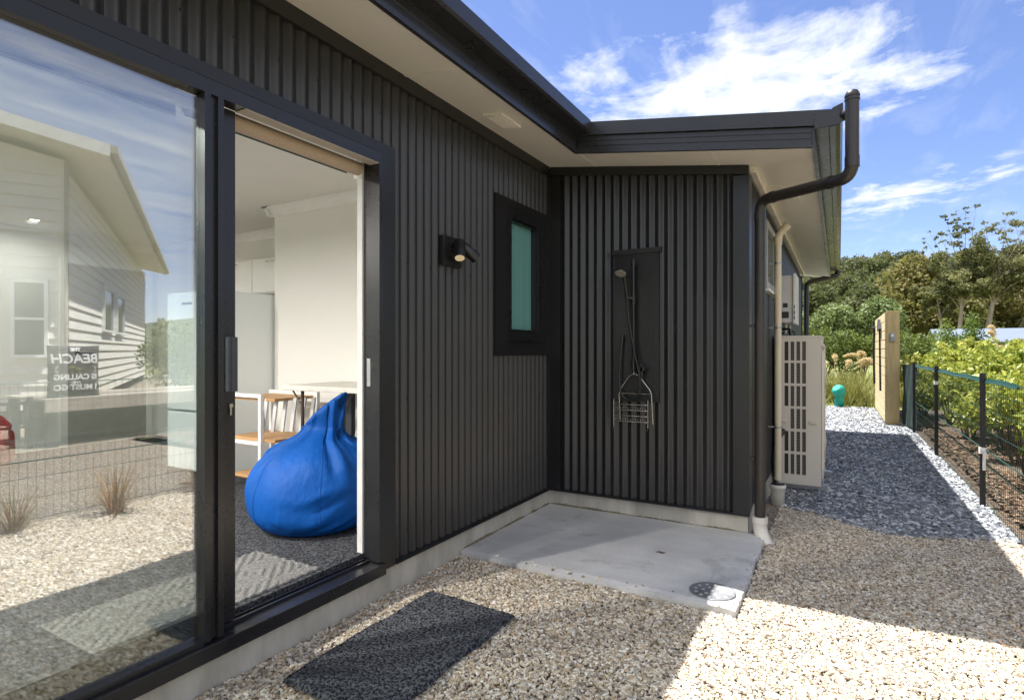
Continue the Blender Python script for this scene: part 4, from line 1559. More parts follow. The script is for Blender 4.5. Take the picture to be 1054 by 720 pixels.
# hose: down from the handset, round a loop, up to the wall outlet
k = MB()
hose = [Vector(p) for p in ((hx_, hy_, EYE + 0.34), (hx_ + 0.012, hy_, EYE + 0.20), (hx_ + 0.05, hy_ + 0.008, EYE - 0.02), (hx_ + 0.085, hy_ + 0.015, EYE - 0.20), (hx_ + 0.075, hy_ + 0.02, EYE - 0.31), (hx_ + 0.02, hy_ + 0.025, EYE - 0.365), (hx_ - 0.05, hy_ + 0.03, EYE - 0.33), (hx_ - 0.072, hy_ + 0.035, EYE - 0.22), (hx_ - 0.064, hy_ + 0.045, EYE - 0.02), (hx_ - 0.055, hy_ + 0.05, EYE + 0.09))]
fine = []
for i in range(len(hose) - 1):
    p0, p1, p2, p3 = hose[max(0, i - 1)], hose[i], hose[i + 1], hose[min(len(hose) - 1, i + 2)]
    for q in range(8):
        t_ = q / 8
        fine.append(0.5 * ((2 * p1) + (p2 - p0) * t_ + (2 * p0 - 5 * p1 + 4 * p2 - p3) * t_ ** 2 + (3 * p1 - p0 - 3 * p2 + p3) * t_ ** 3))
fine.append(hose[-1])
k.tube(fine, 0.0075, 10)
k.build('hose', M_BLACK, shw)
k = MB()
k.tube([(hx_ - 0.055, SY - 0.012, EYE + 0.10), (hx_ - 0.055, SY - 0.02, EYE + 0.10)], 0.026, 16)
k.tube([(hx_ - 0.055, SY - 0.012, EYE + 0.10), (hx_ - 0.055, hy_ + 0.05, EYE + 0.10)], 0.012, 12)
k.tube([(hx_ - 0.055, hy_ + 0.05, EYE + 0.11), (hx_ - 0.055, hy_ + 0.05, EYE + 0.06)], 0.012, 12)
k.build('hose_outlet', M_BLACK, shw)
k = MB()
k.tube([(-1.225, SY - 0.012, EYE - 0.13), (-1.225, SY - 0.045, EYE - 0.13)], 0.03, 18)
k.tube([(-1.225, SY - 0.045, EYE - 0.13), (-1.225, SY - 0.075, EYE - 0.13)], 0.024, 18)
k.bbox(-1.235, -1.215, SY - 0.075, SY - 0.062, EYE - 0.20, EYE - 0.12, 0.003)
k.build('mixer_tap', M_BLACK, shw)
k = MB()
k.tube([(rx + 0.02, ry - 0.012, EYE - 0.055), (rx + 0.02, ry - 0.016, EYE - 0.055)], 0.006, 10)
k.build('rail_stud', M_CHROME, shw)
# wire caddy hanging from the rail
cd = thing('shower_caddy', 'steel wire shower caddy hanging below the shower rail', 'shower caddy', (-1.285, 4.0, 0.73))
k = MB()
yb = SY - 0.05
zt = EYE - 0.175
L_, R_ = -1.400, -1.160
k.tube(bend([(L_ + 0.01, yb, EYE - 0.52), (L_, yb, EYE - 0.30), (-1.312, yb, zt), (-1.258, yb, zt), (R_, yb, EYE - 0.30), (R_ + 0.012, yb, EYE - 0.53)], 0.03, 5), 0.0042, 8)
k.tube([(L_, yb, EYE - 0.315), (R_, yb, EYE - 0.315)], 0.003, 8)
k.tube([(-1.287, yb, zt), (-1.287, yb, zt + 0.05)], 0.005, 8)
k.build('hanger_frame', M_CHROME, cd)
k = MB()
yf = SY - 0.155
for z in (EYE - 0.385, EYE - 0.425):
    k.tube(bend([(L_, yb, z), (L_ - 0.002, yf, z), (R_ + 0.004, yf, z), (R_, yb, z)], 0.02, 4), 0.0035, 8)
for z in (EYE - 0.465, EYE - 0.505):
    k.tube(bend([(L_, yb, z), (L_ - 0.002, yf, z), (R_ + 0.006, yf, z), (R_, yb, z)], 0.02, 4), 0.0035, 8)
for i in range(13):
    x = L_ + 0.012 + i * (R_ - L_ - 0.024) / 12
    for z in (EYE - 0.425, EYE - 0.505):
        k.tube([(x, yb, z - 0.002), (x, yf, z - 0.002), (x, yf, z + 0.022)], 0.002, 6)
for x in (L_ - 0.002, R_ + 0.006):
    k.tube([(x, yf, EYE - 0.35), (x, yf, EYE - 0.545)], 0.003, 8)
    k.tube([(x, yf, EYE - 0.545), (x, yf - 0.018, EYE - 0.555)], 0.004, 8)
k.build('wire_basket', M_CHROME, cd)

# ---------------------------------------------------------------- twin spotlight on the left wall
wl = thing('wall_light', 'black twin spotlight fixed on a square plate beside the window', 'wall light', (-1.99, 2.745, 1.83))
k = MB()
k.bbox(-2.008, -1.975, 2.655, 2.832, 1.752, 1.925, 0.004)
k.build('mounting_plate', M_TRIM, wl)
k = MB()
k.tube([(-1.976, 2.745, 1.838), (-1.945, 2.745, 1.838)], 0.062, 28)
k.tube([(-1.945, 2.70, 1.838), (-1.925, 2.70, 1.838)], 0.014, 12)
k.tube([(-1.945, 2.79, 1.838), (-1.925, 2.79, 1.838)], 0.014, 12)
k.build('wall_boss', M_BLACK, wl)
for (y, dirv, ln) in ((2.70, Vector((0.30, -0.42, -1)), 0.058), (2.80, Vector((0.42, 0.80, -0.62)), 0.055)):
    dirv = dirv.normalized()
    c = Vector((-1.893, y, 1.835))
    k = MB()
    k.tube([c - dirv * ln, c - dirv * (ln - 0.004), c + dirv * ln], [0.029, 0.0335, 0.0335], 22)
    sp = k.build('spotlight', M_BLACK, wl)
    k = MB()
    k.tube([c + dirv * (ln + 0.0003), c + dirv * (ln + 0.002)], [0.0285, 0.027], 22)
    k.build('lens', M_LENS, sp)

# ---------------------------------------------------------------- plant on the side wall
# heat pump
ac = thing('heat_pump', 'beige outdoor heat pump unit with slotted grille end against the side wall', 'heat pump', (-0.30, 6.1, 0))
X0, X1, Y0, Y1, ZA, ZB = -0.470, -0.136, 5.63, 6.55, 0.075, 1.368
k = MB()
# end face built as a grid of bars round the openings
cols = [(0.14, 0.235), (0.285, 0.375), (0.425, 0.515), (0.56, 0.65)]
rowsz = [(0.066, 0.205), (0.222, 0.36), (0.377, 0.515), (0.531, 0.671), (0.688, 0.828), (0.844, 0.975 - 0.001)]
wX, hZ = X1 - X0, ZB - ZA
xs = [0.0]
for a, c in cols:
    xs += [a, c]
xs.append(1.0)
zsx = [0.0]
for a, c in rowsz:
    zsx += [a, c]
zsx.append(1.0)


def PX(u):
    return X0 + u * wX


def PZ(v):
    return ZA + v * hZ


open_cells = []
for i in range(len(xs) - 1):
    if i % 2 == 0:
        k.box(PX(xs[i]), PX(xs[i + 1]), Y0, Y0 + 0.012, ZA, ZB)
    else:
        for j in range(len(zsx) - 1):
            if j % 2 == 0 or (i == 1 and j == 5):
                k.box(PX(xs[i]), PX(xs[i + 1]), Y0, Y0 + 0.012, PZ(zsx[j]), PZ(zsx[j + 1]))
            else:
                open_cells.append((i, j))
k.box(X0 + 0.001, X1 - 0.001, Y0 + 0.03, Y1, ZA + 0.001, ZB - 0.001)
k.box(X0, X1, Y0 + 0.0125, Y0 + 0.03, ZB - 0.02, ZB)
k.box(X0, X1, Y0 + 0.0125, Y0 + 0.03, ZA, ZA + 0.02)
k.box(X0, X0 + 0.02, Y0 + 0.0125, Y0 + 0.03, ZA + 0.02, ZB - 0.02)
k.box(PX(0.66), X1, Y0 + 0.0125, Y0 + 0.03, ZA + 0.02, ZB - 0.02)
k.bbox(X0 - 0.004, X1 + 0.004, Y0 - 0.004, Y1 + 0.004, ZB, ZB + 0.018, 0.004)
acb = k.build('casing', M_ACASE, ac)
k = MB()
k.box(X0 + 0.02, PX(0.66), Y0 + 0.0145, Y0 + 0.0285, ZA + 0.02, ZB - 0.02)
k.build('coil', M_ADARK, acb)
k = MB()
for (i, j) in open_cells:
    if i == 1:
        continue
    z0, z1 = PZ(zsx[j]), PZ(zsx[j + 1])
    n = 9
    for q in range(n):
        z = z0 + (q + 0.5) * (z1 - z0) / n
        k.box(PX(xs[i]) - 0.002, PX(xs[i + 1]) + 0.002, Y0 + 0.0122, Y0 + 0.0144, z - 0.0035, z + 0.0035)
k.build('louvres', M_ALOUV, acb)
k = MB()
for x in (X0 + 0.03, PX(0.80)):
    k.bbox(x - 0.02, x + 0.035, Y0 - 0.018, Y0 - 0.0005, PZ(0.42), PZ(0.437), 0.003)
build_each(k, 'grip', M_ACASE, acb)
for zc in (ZA + 0.33, ZA + 0.95):
    k = MB()
    for rr in (0.27, 0.21, 0.15, 0.09, 0.03):
        ring = [(X1 + 0.03 - 0.03 * (rr / 0.27) ** 2, 6.05 + rr * math.cos(a * math.pi / 18), zc + rr * math.sin(a * math.pi / 18)) for a in range(37)]
        k.tube(ring, 0.003, 6, False)
    for a in range(12):
        an = a * math.pi / 6
        k.tube([(X1 + 0.03, 6.05 + 0.03 * math.cos(an), zc + 0.03 * math.sin(an)), (X1 + 0.002, 6.05 + 0.275 * math.cos(an), zc + 0.275 * math.sin(an))], 0.003, 6)
    k.lathe([(0.28, 0), (0.29, 0.012)], (0, 0, 0), 30) if False else None
    k.build('fan_guard', M_ACASE, ac)
k = MB()
k.bbox(X1 + 0.001, X1 + 0.022, Y0 + 0.10, Y0 + 0.16, 0.2, 1.25, 0.004)
k.bbox(X1 + 0.001, X1 + 0.018, Y1 - 0.16, Y1 - 0.03, 0.15, 1.3, 0.004)
for z in (0.13, 0.72, 1.3):
    k.box(X1 + 0.001, X1 + 0.016, Y0 + 0.16, Y1 - 0.16, z - 0.012, z + 0.012)
k.build('front_panel', M_ACASE, ac)
k = MB()
k.bbox(X0 - 0.03, X1 + 0.05, Y0 + 0.09, Y0 + 0.16, 0.0, 0.0745, 0.003)
k.bbox(X0 - 0.03, X1 + 0.05, Y1 - 0.16, Y1 - 0.09, 0.0, 0.0745, 0.003)
build_each(k, 'foot', M_GALV, ac)
k = MB()
k.tube(bend([(-0.42, 5.60, 0.55), (-0.46, 5.57, 0.50), (-0.505, 5.56, 0.30), (-0.50, 5.58, 0.14)], 0.05, 4), 0.022, 10)
k.tube(bend([(-0.40, 6.0, 1.385), (-0.40, 6.0, 1.46), (-0.50, 6.05, 1.46), (-0.50, 6.05, 1.52)], 0.03, 4), 0.012, 8)
k.tube(bend([(-0.37, 6.1, 1.385), (-0.37, 6.1, 1.44), (-0.50, 6.2, 1.42)], 0.03, 4), 0.008, 8)
build_each(k, 'conduit', M_PIPE, ac)
k = MB()
k.bbox(-0.53, -0.47, 5.40, 5.62, 0.17, 0.36, 0.01)
k.build('drain_pump', M_PVC, ac) if False else None

mbx = thing('meter_box', 'pale wall box with slots above the heat pump', 'meter box', (-0.44, 6.15, 1.51))
k = MB()
k.bbox(-0.513, -0.375, 5.95, 6.36, 1.515, 1.96, 0.006)
k.build('case', mat('pale_grey_case', (0.62, 0.60, 0.58), 0.45), mbx)
k = MB()
k.bbox(-0.374, -0.350, 5.93, 6.38, 1.505, 1.975, 0.005)
k.build('cover', M_PVC, mbx)
k = MB()
for z in (1.56, 1.61, 1.66):
    k.box(-0.366, -0.358, 5.928, 5.9305, z - 0.016, z + 0.016)
k.box(-0.46, -0.42, 5.9465, 5.9505, 1.66, 1.70)
k.box(-0.47, -0.41, 5.9475, 5.9505, 1.56, 1.62)
build_each(k, 'slots', M_ADARK, mbx)
k = MB()
k.tube([(-0.45, 6.1, 1.515), (-0.45, 6.1, 1.42)], 0.016, 10)
k.tube([(-0.42, 6.2, 1.515), (-0.42, 6.2, 1.40)], 0.012, 10)
build_each(k, 'cable_tail', M_PVC, mbx)

vp = thing('vent_pipe', 'cream vent pipe on the side wall with a hooked top', 'pipe', (-0.455, 5.38, 0))
k = MB()
k.tube(bend([(-0.455, 5.38, 0.15), (-0.455, 5.38, 2.24), (-0.385, 5.38, 2.315)], 0.05, 5), 0.028, 14)
k.tube([(-0.455, 5.38, 2.16), (-0.455, 5.38, 2.23)], 0.034, 14)
k.tube([(-0.405, 5.38, 2.294), (-0.375, 5.38, 2.325)], 0.034, 14)
k.build('pipe_run', M_CREAMP, vp)
k = MB()
for z in (0.6, 1.45, 2.0):
    k.tube([(-0.455, 5.38, z - 0.008), (-0.455, 5.38, z + 0.008)], 0.031, 14)
    k.box(-0.53, -0.47, 5.37, 5.39, z - 0.006, z + 0.006)
build_each(k, 'pipe_clip', M_GALV, vp)

gl = thing('gully_riser', 'short white plastic riser with a dark cap beside the heat pump', 'drain pipe', (-0.432, 5.10, 0))
k = MB()
k.lathe([(0.0, 0), (0.05, 0.0), (0.05, 0.10), (0.054, 0.105), (0.054, 0.135), (0.062, 0.14), (0.062, 0.17), (0.056, 0.172), (0.05, 0.165)], (-0.432, 5.10, 0), 28)
k.build('riser', M_PVC, gl)
k = MB()
k.lathe([(0.052, 0.168), (0.05, 0.176), (0.0, 0.180)], (-0.432, 5.10, 0), 28)
k.build('cap', M_BLACK, gl)

# ---------------------------------------------------------------- timber screen, fence
ps = thing('timber_screen', 'pale timber board screen on a square post at the fence end', 'screen', (0.76, 12.9, 0))
TY0, TY1, TZ = 11.42, 14.4, 1.90
k = MB()
n = 12
for i in range(n):
    z0, z1 = 0.05 + i * (TZ - 0.05) / n, 0.05 + (i + 1) * (TZ - 0.05) / n - 0.012
    k.bbox(0.665, 0.690, TY0 + 0.003, TY1, z0, z1, 0.003)
k.build('boards', M_PINEH, ps)
k = MB()
for i in range(n):
    z0, z1 = 0.05 + i * (TZ - 0.05) / n, 0.05 + (i + 1) * (TZ - 0.05) / n - 0.012
    k.bbox(0.822, 0.847, TY0 + 0.10, TY1, z0, z1, 0.003)
k.build('boards', M_PINEH, ps)
for y in (TY0, TY0 + 1.45, TY1 - 0.11):
    k = MB()
    k.bbox(0.692, 0.872 if y == TY0 else 0.820, y, y + 0.09, 0.0, TZ + 0.012, 0.004)
    k.build('post', M_PINE, ps)
k = MB()
k.bbox(0.735, 0.805, TY0 - 0.03, TY0 - 0.0005, 1.40, 1.54, 0.008)
kb = k.build('latch_box', mat('grey_latch', (0.30, 0.30, 0.30), 0.4), ps)
k = MB()
k.box(0.750, 0.790, TY0 - 0.0325, TY0 - 0.0302, 1.48, 1.525)
k.build('display', M_WHITE, kb)
rk = thing('yard_tool', 'black long handled tool hanging on the timber screen boards', 'tool', (0.64, 12.4, 0.5))
k = MB()
k.tube([(0.648, 12.30, 0.52), (0.640, 12.36, 1.68)], 0.016, 10)
k.build('handle', M_BLACK, rk)
k = MB()
k.add([(0.61, 12.20, 1.64), (0.61, 12.62, 1.60), (0.61, 12.44, 1.82), (0.655, 12.20, 1.64), (0.655, 12.62, 1.60), (0.655, 12.44, 1.82)], [(0, 1, 2), (5, 4, 3), (0, 3, 4, 1), (1, 4, 5, 2), (2, 5, 3, 0)])
k.build('head', M_BLACK, rk)
rk = thing('hanging_strap', 'dark strap hanging at the far edge of the timber screen', 'strap', (0.63, 14.3, 0.5))
k = MB()
k.tube([(0.645, 14.28, 0.55), (0.635, 14.30, 1.2), (0.645, 14.28, 1.72)], 0.02, 8)
k.tube([(0.655, 14.28, 1.72), (0.60, 14.25, 1.70)], 0.045, 10)
k.build('strap', M_BLACK, rk)

fx = 1.015
fe = thing('wire_fence', 'green wire mesh fence on black steel posts along the garden bed', 'fence', (fx, 5, 0))
k = MB()
FY0, FY1 = -1.6, 11.4
y = FY0
while y < FY1:
    k.add([(fx - 0.0012, y - 0.0012, 0.03), (fx + 0.0012, y - 0.0012, 0.03), (fx, y + 0.0012, 0.03), (fx - 0.0012, y - 0.0012, 1.03), (fx + 0.0012, y - 0.0012, 1.03), (fx, y + 0.0012, 1.03)], [(0, 1, 4, 3), (1, 2, 5, 4), (2, 0, 3, 5)])
    y += 0.052
for z in (0.04, 0.19, 0.34, 0.46, 0.62, 0.78, 0.92):
    k.tube([(fx + 0.003, FY0, z), (fx + 0.003, FY1, z)], 0.0022 if z != 0.46 else 0.005, 6)
k.build('wire_mesh', M_WIRE, fe)
k = MB()
for j in range(int((FY1 - 4.9) / 0.03)):
    y = 4.9 + j * 0.03
    dz = 0.004 * math.sin(y * 5)
    k.add([(fx - 0.008, y, 1.00 + dz), (fx - 0.008, y + 0.03, 1.00 + dz), (fx + 0.006, y + 0.03, 1.035 + dz), (fx + 0.006, y, 1.035 + dz), (fx + 0.012, y + 0.03, 1.00 + dz), (fx + 0.012, y, 1.00 + dz)], [(0, 1, 2, 3), (3, 2, 4, 5)])
k.tube([(fx, FY0, 1.02), (fx, 4.9, 1.02)], 0.004, 6)
k.build('top_edge', M_WIRE, fe)
for y in (-1.5, 1.05, 3.35, 5.86, 8.38, 10.7):
    k = MB()
    k.bbox(fx - 0.03, fx + 0.002, y - 0.022, y + 0.022, -0.02, 1.075, 0.003)
    k.box(fx - 0.034, fx - 0.0305, y - 0.004, y + 0.004, 0.0, 1.07)
    fp = k.build('post', M_POST, fe)
    if abs(y - 5.86) < 0.1:
        k = MB()
        k.box(fx - 0.036, fx + 0.006, y - 0.028, y + 0.028, 0.43, 0.48)
        k.box(fx - 0.02, fx + 0.0, y - 0.034, y - 0.029, 0.30, 0.46)
        build_each(k, 'tie', M_WHITE, fp)
    elif abs(y - 8.38) < 0.1:
        k = MB()
        k.box(fx - 0.036, fx + 0.006, y - 0.028, y + 0.028, 0.85, 0.89)
        build_each(k, 'tie', M_WHITE, fp)
# shade cloth between the last post and the timber screen
k = MB()
vs = []
for j in range(13):
    y = 10.75 + 0.66 * j / 12
    for i in range(9):
        vs.append((fx + 0.02 + 0.012 * math.sin(j * 1.3 + i) - (0.12 * (j / 12)), y, 0.04 + 0.98 * i / 8))
k.add(vs, [(j * 9 + i, j * 9 + i + 1, (j + 1) * 9 + i + 1, (j + 1) * 9 + i) for j in range(12) for i in range(8)], True)
k.build('shade_cloth', mat('dark_green_cloth', (0.008, 0.030, 0.022), 0.8, (0.006, 0.02, 0.015), 30.0), fe)

tm = thing('marker_sleeve', 'teal plastic sleeve standing at the end of the white gravel', 'marker', (-0.02, 14.6, 0))
k = MB()
k.lathe([(0.0, 0), (0.10, 0.0), (0.095, 0.14), (0.085, 0.22), (0.10, 0.25)], (0.0, 14.6, 0), 14)
k.tube([(0.03, 14.6, 0.24), (0.0, 14.6, 0.33), (-0.03, 14.58, 0.40), (-0.05, 14.56, 0.43)], [0.10, 0.135, 0.13, 0.09], 14)
k.build('sleeve', M_TEAL, tm)


# ------------------------------------------------------------------ plants
def leaf_cards(rng, centers, radii, n, size, aspect=0.5, shell=0.55, up=0.35, fold=0.25):
    """leaf-sized four-point faces spread through a set of clumps"""
    centers, radii = np.array(centers, float), np.array(radii, float)
    if radii.ndim == 1:
        radii = np.stack([radii, radii, radii * 0.8], 1)
    wgt = radii.prod(1) ** (2 / 3)
    idx = rng.choice(len(centers), n, p=wgt / wgt.sum())
    d = rng.normal(size=(n, 3))
    d /= np.linalg.norm(d, axis=1, keepdims=True)
    rr = shell + (1 - shell) * rng.random(n) ** 0.6
    rr *= np.where(rng.random(n) < 0.12, 1.15, 1.0)
    p = centers[idx] + d * rr[:, None] * radii[idx]
    ax = rng.normal(size=(n, 3)) + d * 0.7
    ax[:, 2] -= 0.15
    ax /= np.linalg.norm(ax, axis=1, keepdims=True)
    nn = rng.normal(size=(n, 3)) * 0.8 + d * 0.5
    nn[:, 2] += up * 2
    sd = np.cross(ax, nn)
    sd /= np.linalg.norm(sd, axis=1, keepdims=True) + 1e-9
    nn = np.cross(sd, ax)
    s_ = size * (0.6 + 0.8 * rng.random(n))[:, None]
    a = p - ax * s_ * 0.5
    c = p + ax * s_ * 0.5
    b_ = p + sd * s_ * aspect * 0.5 + nn * s_ * fold * 0.2
    e = p - sd * s_ * aspect * 0.5 + nn * s_ * fold * 0.2
    v = np.stack([a, b_, c, e], 1).reshape(-1, 3)
    q = np.arange(4 * n).reshape(n, 4)
    return v, q


def blades(rng, n, base_r, length, width, spread, nseg=4, droop=0.6):
    V, Q = [], []
    for i in range(n):
        a = rng.uniform(0, 6.283)
        br = base_r * math.sqrt(rng.random())
        p = np.array([br * math.cos(a), br * math.sin(a), 0.0])
        a2 = a + rng.normal() * 0.5
        el = R(90) - spread * abs(rng.normal()) * 0.7
        L0 = length * rng.uniform(0.6, 1.15)
        side = np.array([-math.sin(a2), math.cos(a2), 0])
        w0 = width * rng.uniform(0.7, 1.2)
        base = len(V)
        for s_ in range(nseg + 1):
            t_ = s_ / nseg
            w_ = w0 * (1 - t_) ** 0.7 + 0.0005
            V.append(p + side * w_ / 2)
            V.append(p - side * w_ / 2)
            e2 = el - droop * t_
            p = p + np.array([math.cos(e2) * math.cos(a2), math.cos(e2) * math.sin(a2), math.sin(e2)]) * L0 / nseg
        for s_ in range(nseg):
            Q.append((base + 2 * s_, base + 2 * s_ + 1, base + 2 * s_ + 3, base + 2 * s_ + 2))
    return np.array(V), np.array(Q)


def place_shared(proto_parts, name, label, cat, loc, rz, sc, group):
    t_ = thing(name, label, cat, loc, rz, group)
    t_.scale = sc if isinstance(sc, tuple) else (sc, sc, sc)
    for pn, me in proto_parts:
        o = bpy.data.objects.new(pn, me)
        COL.objects.link(o)
        o.parent = t_
    return t_


def mesh_only(name, v, q, m):
    o = np_mesh(name, v, q, m)
    me = o.data
    bpy.data.objects.remove(o)
    return me


def mb_mesh(mb, name, m):
    o = mb.build(name, m)
    me = o.data
    bpy.data.objects.remove(o)
    return me


# tussocks by the fence
rng = np.random.default_rng(11)
for i, (x, y, s_, lab) in enumerate(((0.86, 1.70, 0.80, 'green and straw coloured tussock at the foot of the wire fence'),
                                     (0.76, 2.28, 0.92, 'rust tinged tussock spreading wide beside the wire fence, between two others'),
                                     (0.92, 3.05, 0.72, 'small dark tussock at the wire fence beside the shrub bed'))):
    v, q = blades(rng, 150, 0.05, 0.50, 0.007, 1.0)
    tag(np_mesh('tussock', v * s_, q, M_TUSS), lab, 'grass tuft', 'tussocks along the wire fence').location = (x, y, 0)

# garden shrubs behind the fence (lime leaved)
def make_shrub(seed, h, w, leaf, n, m, blobs=9):
    rg = np.random.default_rng(seed)
    cs, rs = [], []
    st = MB()
    for i in range(blobs):
        a = rg.uniform(0, 6.283)
        rr = w * 0.36 * math.sqrt(rg.random())
        z = h * rg.uniform(0.25, 0.86)
        cs.append((rr * math.cos(a), rr * math.sin(a), z))
        rs.append(w * rg.uniform(0.15, 0.27))
        st.tube([(0.03 * math.cos(a), 0.03 * math.sin(a), -0.02), (rr * 0.5 * math.cos(a), rr * 0.5 * math.sin(a), z * 0.55), cs[-1]], [0.010 * h, 0.007 * h, 0.003 * h], 6)
    # leading shoots
    for i in range(blobs):
        a = rg.uniform(0, 6.283)
        rr = w * 0.5 * math.sqrt(rg.random())
        z = h * rg.uniform(0.8, 1.02)
        cs.append((rr * math.cos(a), rr * math.sin(a), z))
        rs.append(w * rg.uniform(0.05, 0.10))
    v, q = leaf_cards(rg, cs, rs, n, leaf, 0.42, 0.3, 0.5)
    return [('stems', mb_mesh(st, 'stems', M_DBARK)), ('foliage', mesh_only('foliage', v, q, m))]


shr = [make_shrub(21 + i, 1.2, 1.15, 0.075, 2600, M_LIME) for i in range(3)]
bed = [(1.62, 5.75, 0.80), (1.50, 6.75, 0.92), (1.62, 7.75, 1.0), (1.72, 8.75, 1.03), (1.50, 9.65, 0.95), (1.85, 10.6, 1.05), (2.35, 7.2, 1.08), (2.45, 8.5, 1.12), (2.6, 10.0, 1.12), (1.6, 11.8, 1.0), (2.5, 11.8, 1.1), (3.3, 9.6, 1.15), (3.3, 11.5, 1.2), (1.35, 12.9, 0.9), (2.2, 13.4, 1.15), (3.0, 13.6, 1.2)]
rnd = random.Random(3)
for i, (x, y, s_) in enumerate(bed):
    lab = 'lime green leafy shrub growing in the bark bed behind the wire fence'
    if i == 0:
        lab = 'lime green shrub poking through the wire fence by the tied post'
    place_shared(shr[i % 3], 'garden_shrub', lab, 'shrub', (x, y, 0.03), rnd.uniform(0, 6), s_, 'lime shrubs behind the wire fence')

# meadow beyond the gravel
rng = np.random.default_rng(5)
V, Q, off = [], [], 0
for (x0, x1, y0, y1, n, ln) in ((-2.2, 0.6, 14.7, 18.5, 2600, 0.55), (-4, 3.5, 18.5, 30, 3200, 0.6), (0.6, 5.5, 14.6, 20, 1200, 0.6)):
    for _ in range(n // 10):
        cx_, cy_ = rng.uniform(x0, x1), rng.uniform(y0, y1)
        v, q = blades(rng, 10, 0.13, ln, 0.016, 0.8, 3)
        V.append(v + np.array([cx_, cy_, -0.02]))
        Q.append(q + off)
        off += len(v)
tag(np_mesh('meadow_grass', np.concatenate(V), np.concatenate(Q), M_GRASS), kind='stuff')


def plume_plant(loc, h, n, label, seed, lean=0.5):
    rg = np.random.default_rng(seed)
    t_ = thing('plume_grass', label, 'plume grass', loc, 0, 'plume grasses in the meadow')
    v, q = blades(rg, 240, 0.14, h * 0.75, 0.014, 0.9)
    np_mesh('blades', v, q, M_GRASS, t_)
    for i in range(n):
        a = rg.uniform(0, 6.283)
        tip = Vector((lean * h * 0.6 * math.cos(a), lean * h * 0.6 * math.sin(a), h * rg.uniform(0.85, 1.05)))
        mb = MB()
        mb.tube([Vector((0, 0, 0)), tip * 0.55 + Vector((0, 0, 0.06 * h)), tip], [0.008, 0.006, 0.003], 6)
        so2 = mb.build('stalk', M_PINE)
        so2.parent = t_
        da = Vector((lean * math.cos(a), lean * math.sin(a), 0.75 - lean)).normalized()
        cs = [tuple(tip + da * (0.07 * (k_ - 2)) - Vector((0, 0, 0.011 * max(0, k_ - 2) ** 2))) for k_ in range(8)]
        v, q = leaf_cards(rg, cs, [0.028, 0.042, 0.052, 0.056, 0.052, 0.044, 0.032, 0.018], 420, 0.085, 0.12, 0.05, 0.1)
        np_mesh('plume', v, q, M_PLUME, so2)
    return t_


plume_plant((-0.12, 16.2, 0), 1.10, 3, 'tan plumed grass clump leaning left behind the teal sleeve', 1, 0.6)
plume_plant((0.26, 15.6, 0), 1.00, 3, 'tan plumed grass clump with drooping heads between teal sleeve and screen', 2, 0.5)
plume_plant((0.42, 16.9, 0), 1.15, 2, 'upright plumed grass clump close to the timber screen', 3, 0.3)
plume_plant((1.25, 15.6, 0), 1.15, 2, 'plumed grass just past the timber screen post', 4, 0.3)
plume_plant((3.9, 20.4, 0), 1.75, 2, 'tall orange plumed grass standing above the lime shrubs', 5, 0.2)
plume_plant((3.4, 16.4, 0), 1.30, 2, 'orange plumed grass half buried in the lime shrubs', 6, 0.3)

# round shrubs and little conifers behind
mids = [make_shrub(41 + i, 2.2, 2.6, 0.15, 2600, M_MIDG, 12) for i in range(2)]
spots = [(-2.6, 27.5, 1.0), (-0.6, 28.5, 1.05), (0.9, 29.0, 0.92), (2.3, 28.0, 0.95), (-4.6, 28, 1.1), (-6.8, 29, 1.1), (3.9, 31, 0.9), (5.6, 27, 0.72), (7.2, 30, 0.75)]
for i, (x, y, s_) in enumerate(spots):
    place_shared(mids[i % 2], 'round_shrub', 'rounded mid green shrub in the row across the meadow', 'shrub', (x, y, -0.05), rnd.uniform(0, 6), s_, 'round shrubs across the meadow')


for (x, y, s_, lab) in ((9.6, 8.0, 0.75, 'low dark shrub at the near end of the neighbouring wall'), (11.2, 9.3, 0.9, 'round shrub midway along the neighbouring weatherboard wall'), (13.5, 10.9, 1.0, 'large round shrub at the far end of the neighbouring wall')):
    place_shared(mids[0], 'wall_shrub', lab, 'shrub', (x, y, -0.02), x, s_, None)


def make_conifer(seed):
    rg = np.random.default_rng(seed)
    cs, rs = [], []
    for i in range(26):
        z = 0.25 + 1.75 * i / 25
        w_ = 0.62 * (1 - i / 26) ** 0.8 + 0.05
        a = i * 2.4
        cs.append((w_ * 0.5 * math.cos(a), w_ * 0.5 * math.sin(a), z))
        rs.append(w_ * 0.55 + 0.03)
    v, q = leaf_cards(rg, cs, rs, 3000, 0.10, 0.4, 0.3, 0.4)
    st = MB()
    st.tube([(0, 0, -0.05), (0, 0, 1.6)], [0.04, 0.012], 8)
    return [('trunk', mb_mesh(st, 'trunk', M_DBARK)), ('crown', mesh_only('crown', v, q, mat_leaf('fresh_green_leaf', [(0.08, 0.13, 0.02), (0.16, 0.22, 0.04), (0.25, 0.31, 0.07)], 0.6, 0.35)))]


con = make_conifer(71)
for (x, y, s_, lab) in ((3.15, 24.0, 1.12, 'shorter of two small pointed evergreens before the grey roof'),
                        (3.92, 24.5, 1.24, 'taller of two small pointed evergreens before the grey roof')):
    place_shared(con, 'small_conifer', lab, 'conifer', (x, y, 0), rnd.uniform(0, 6), s_, 'small evergreens before the grey roof')


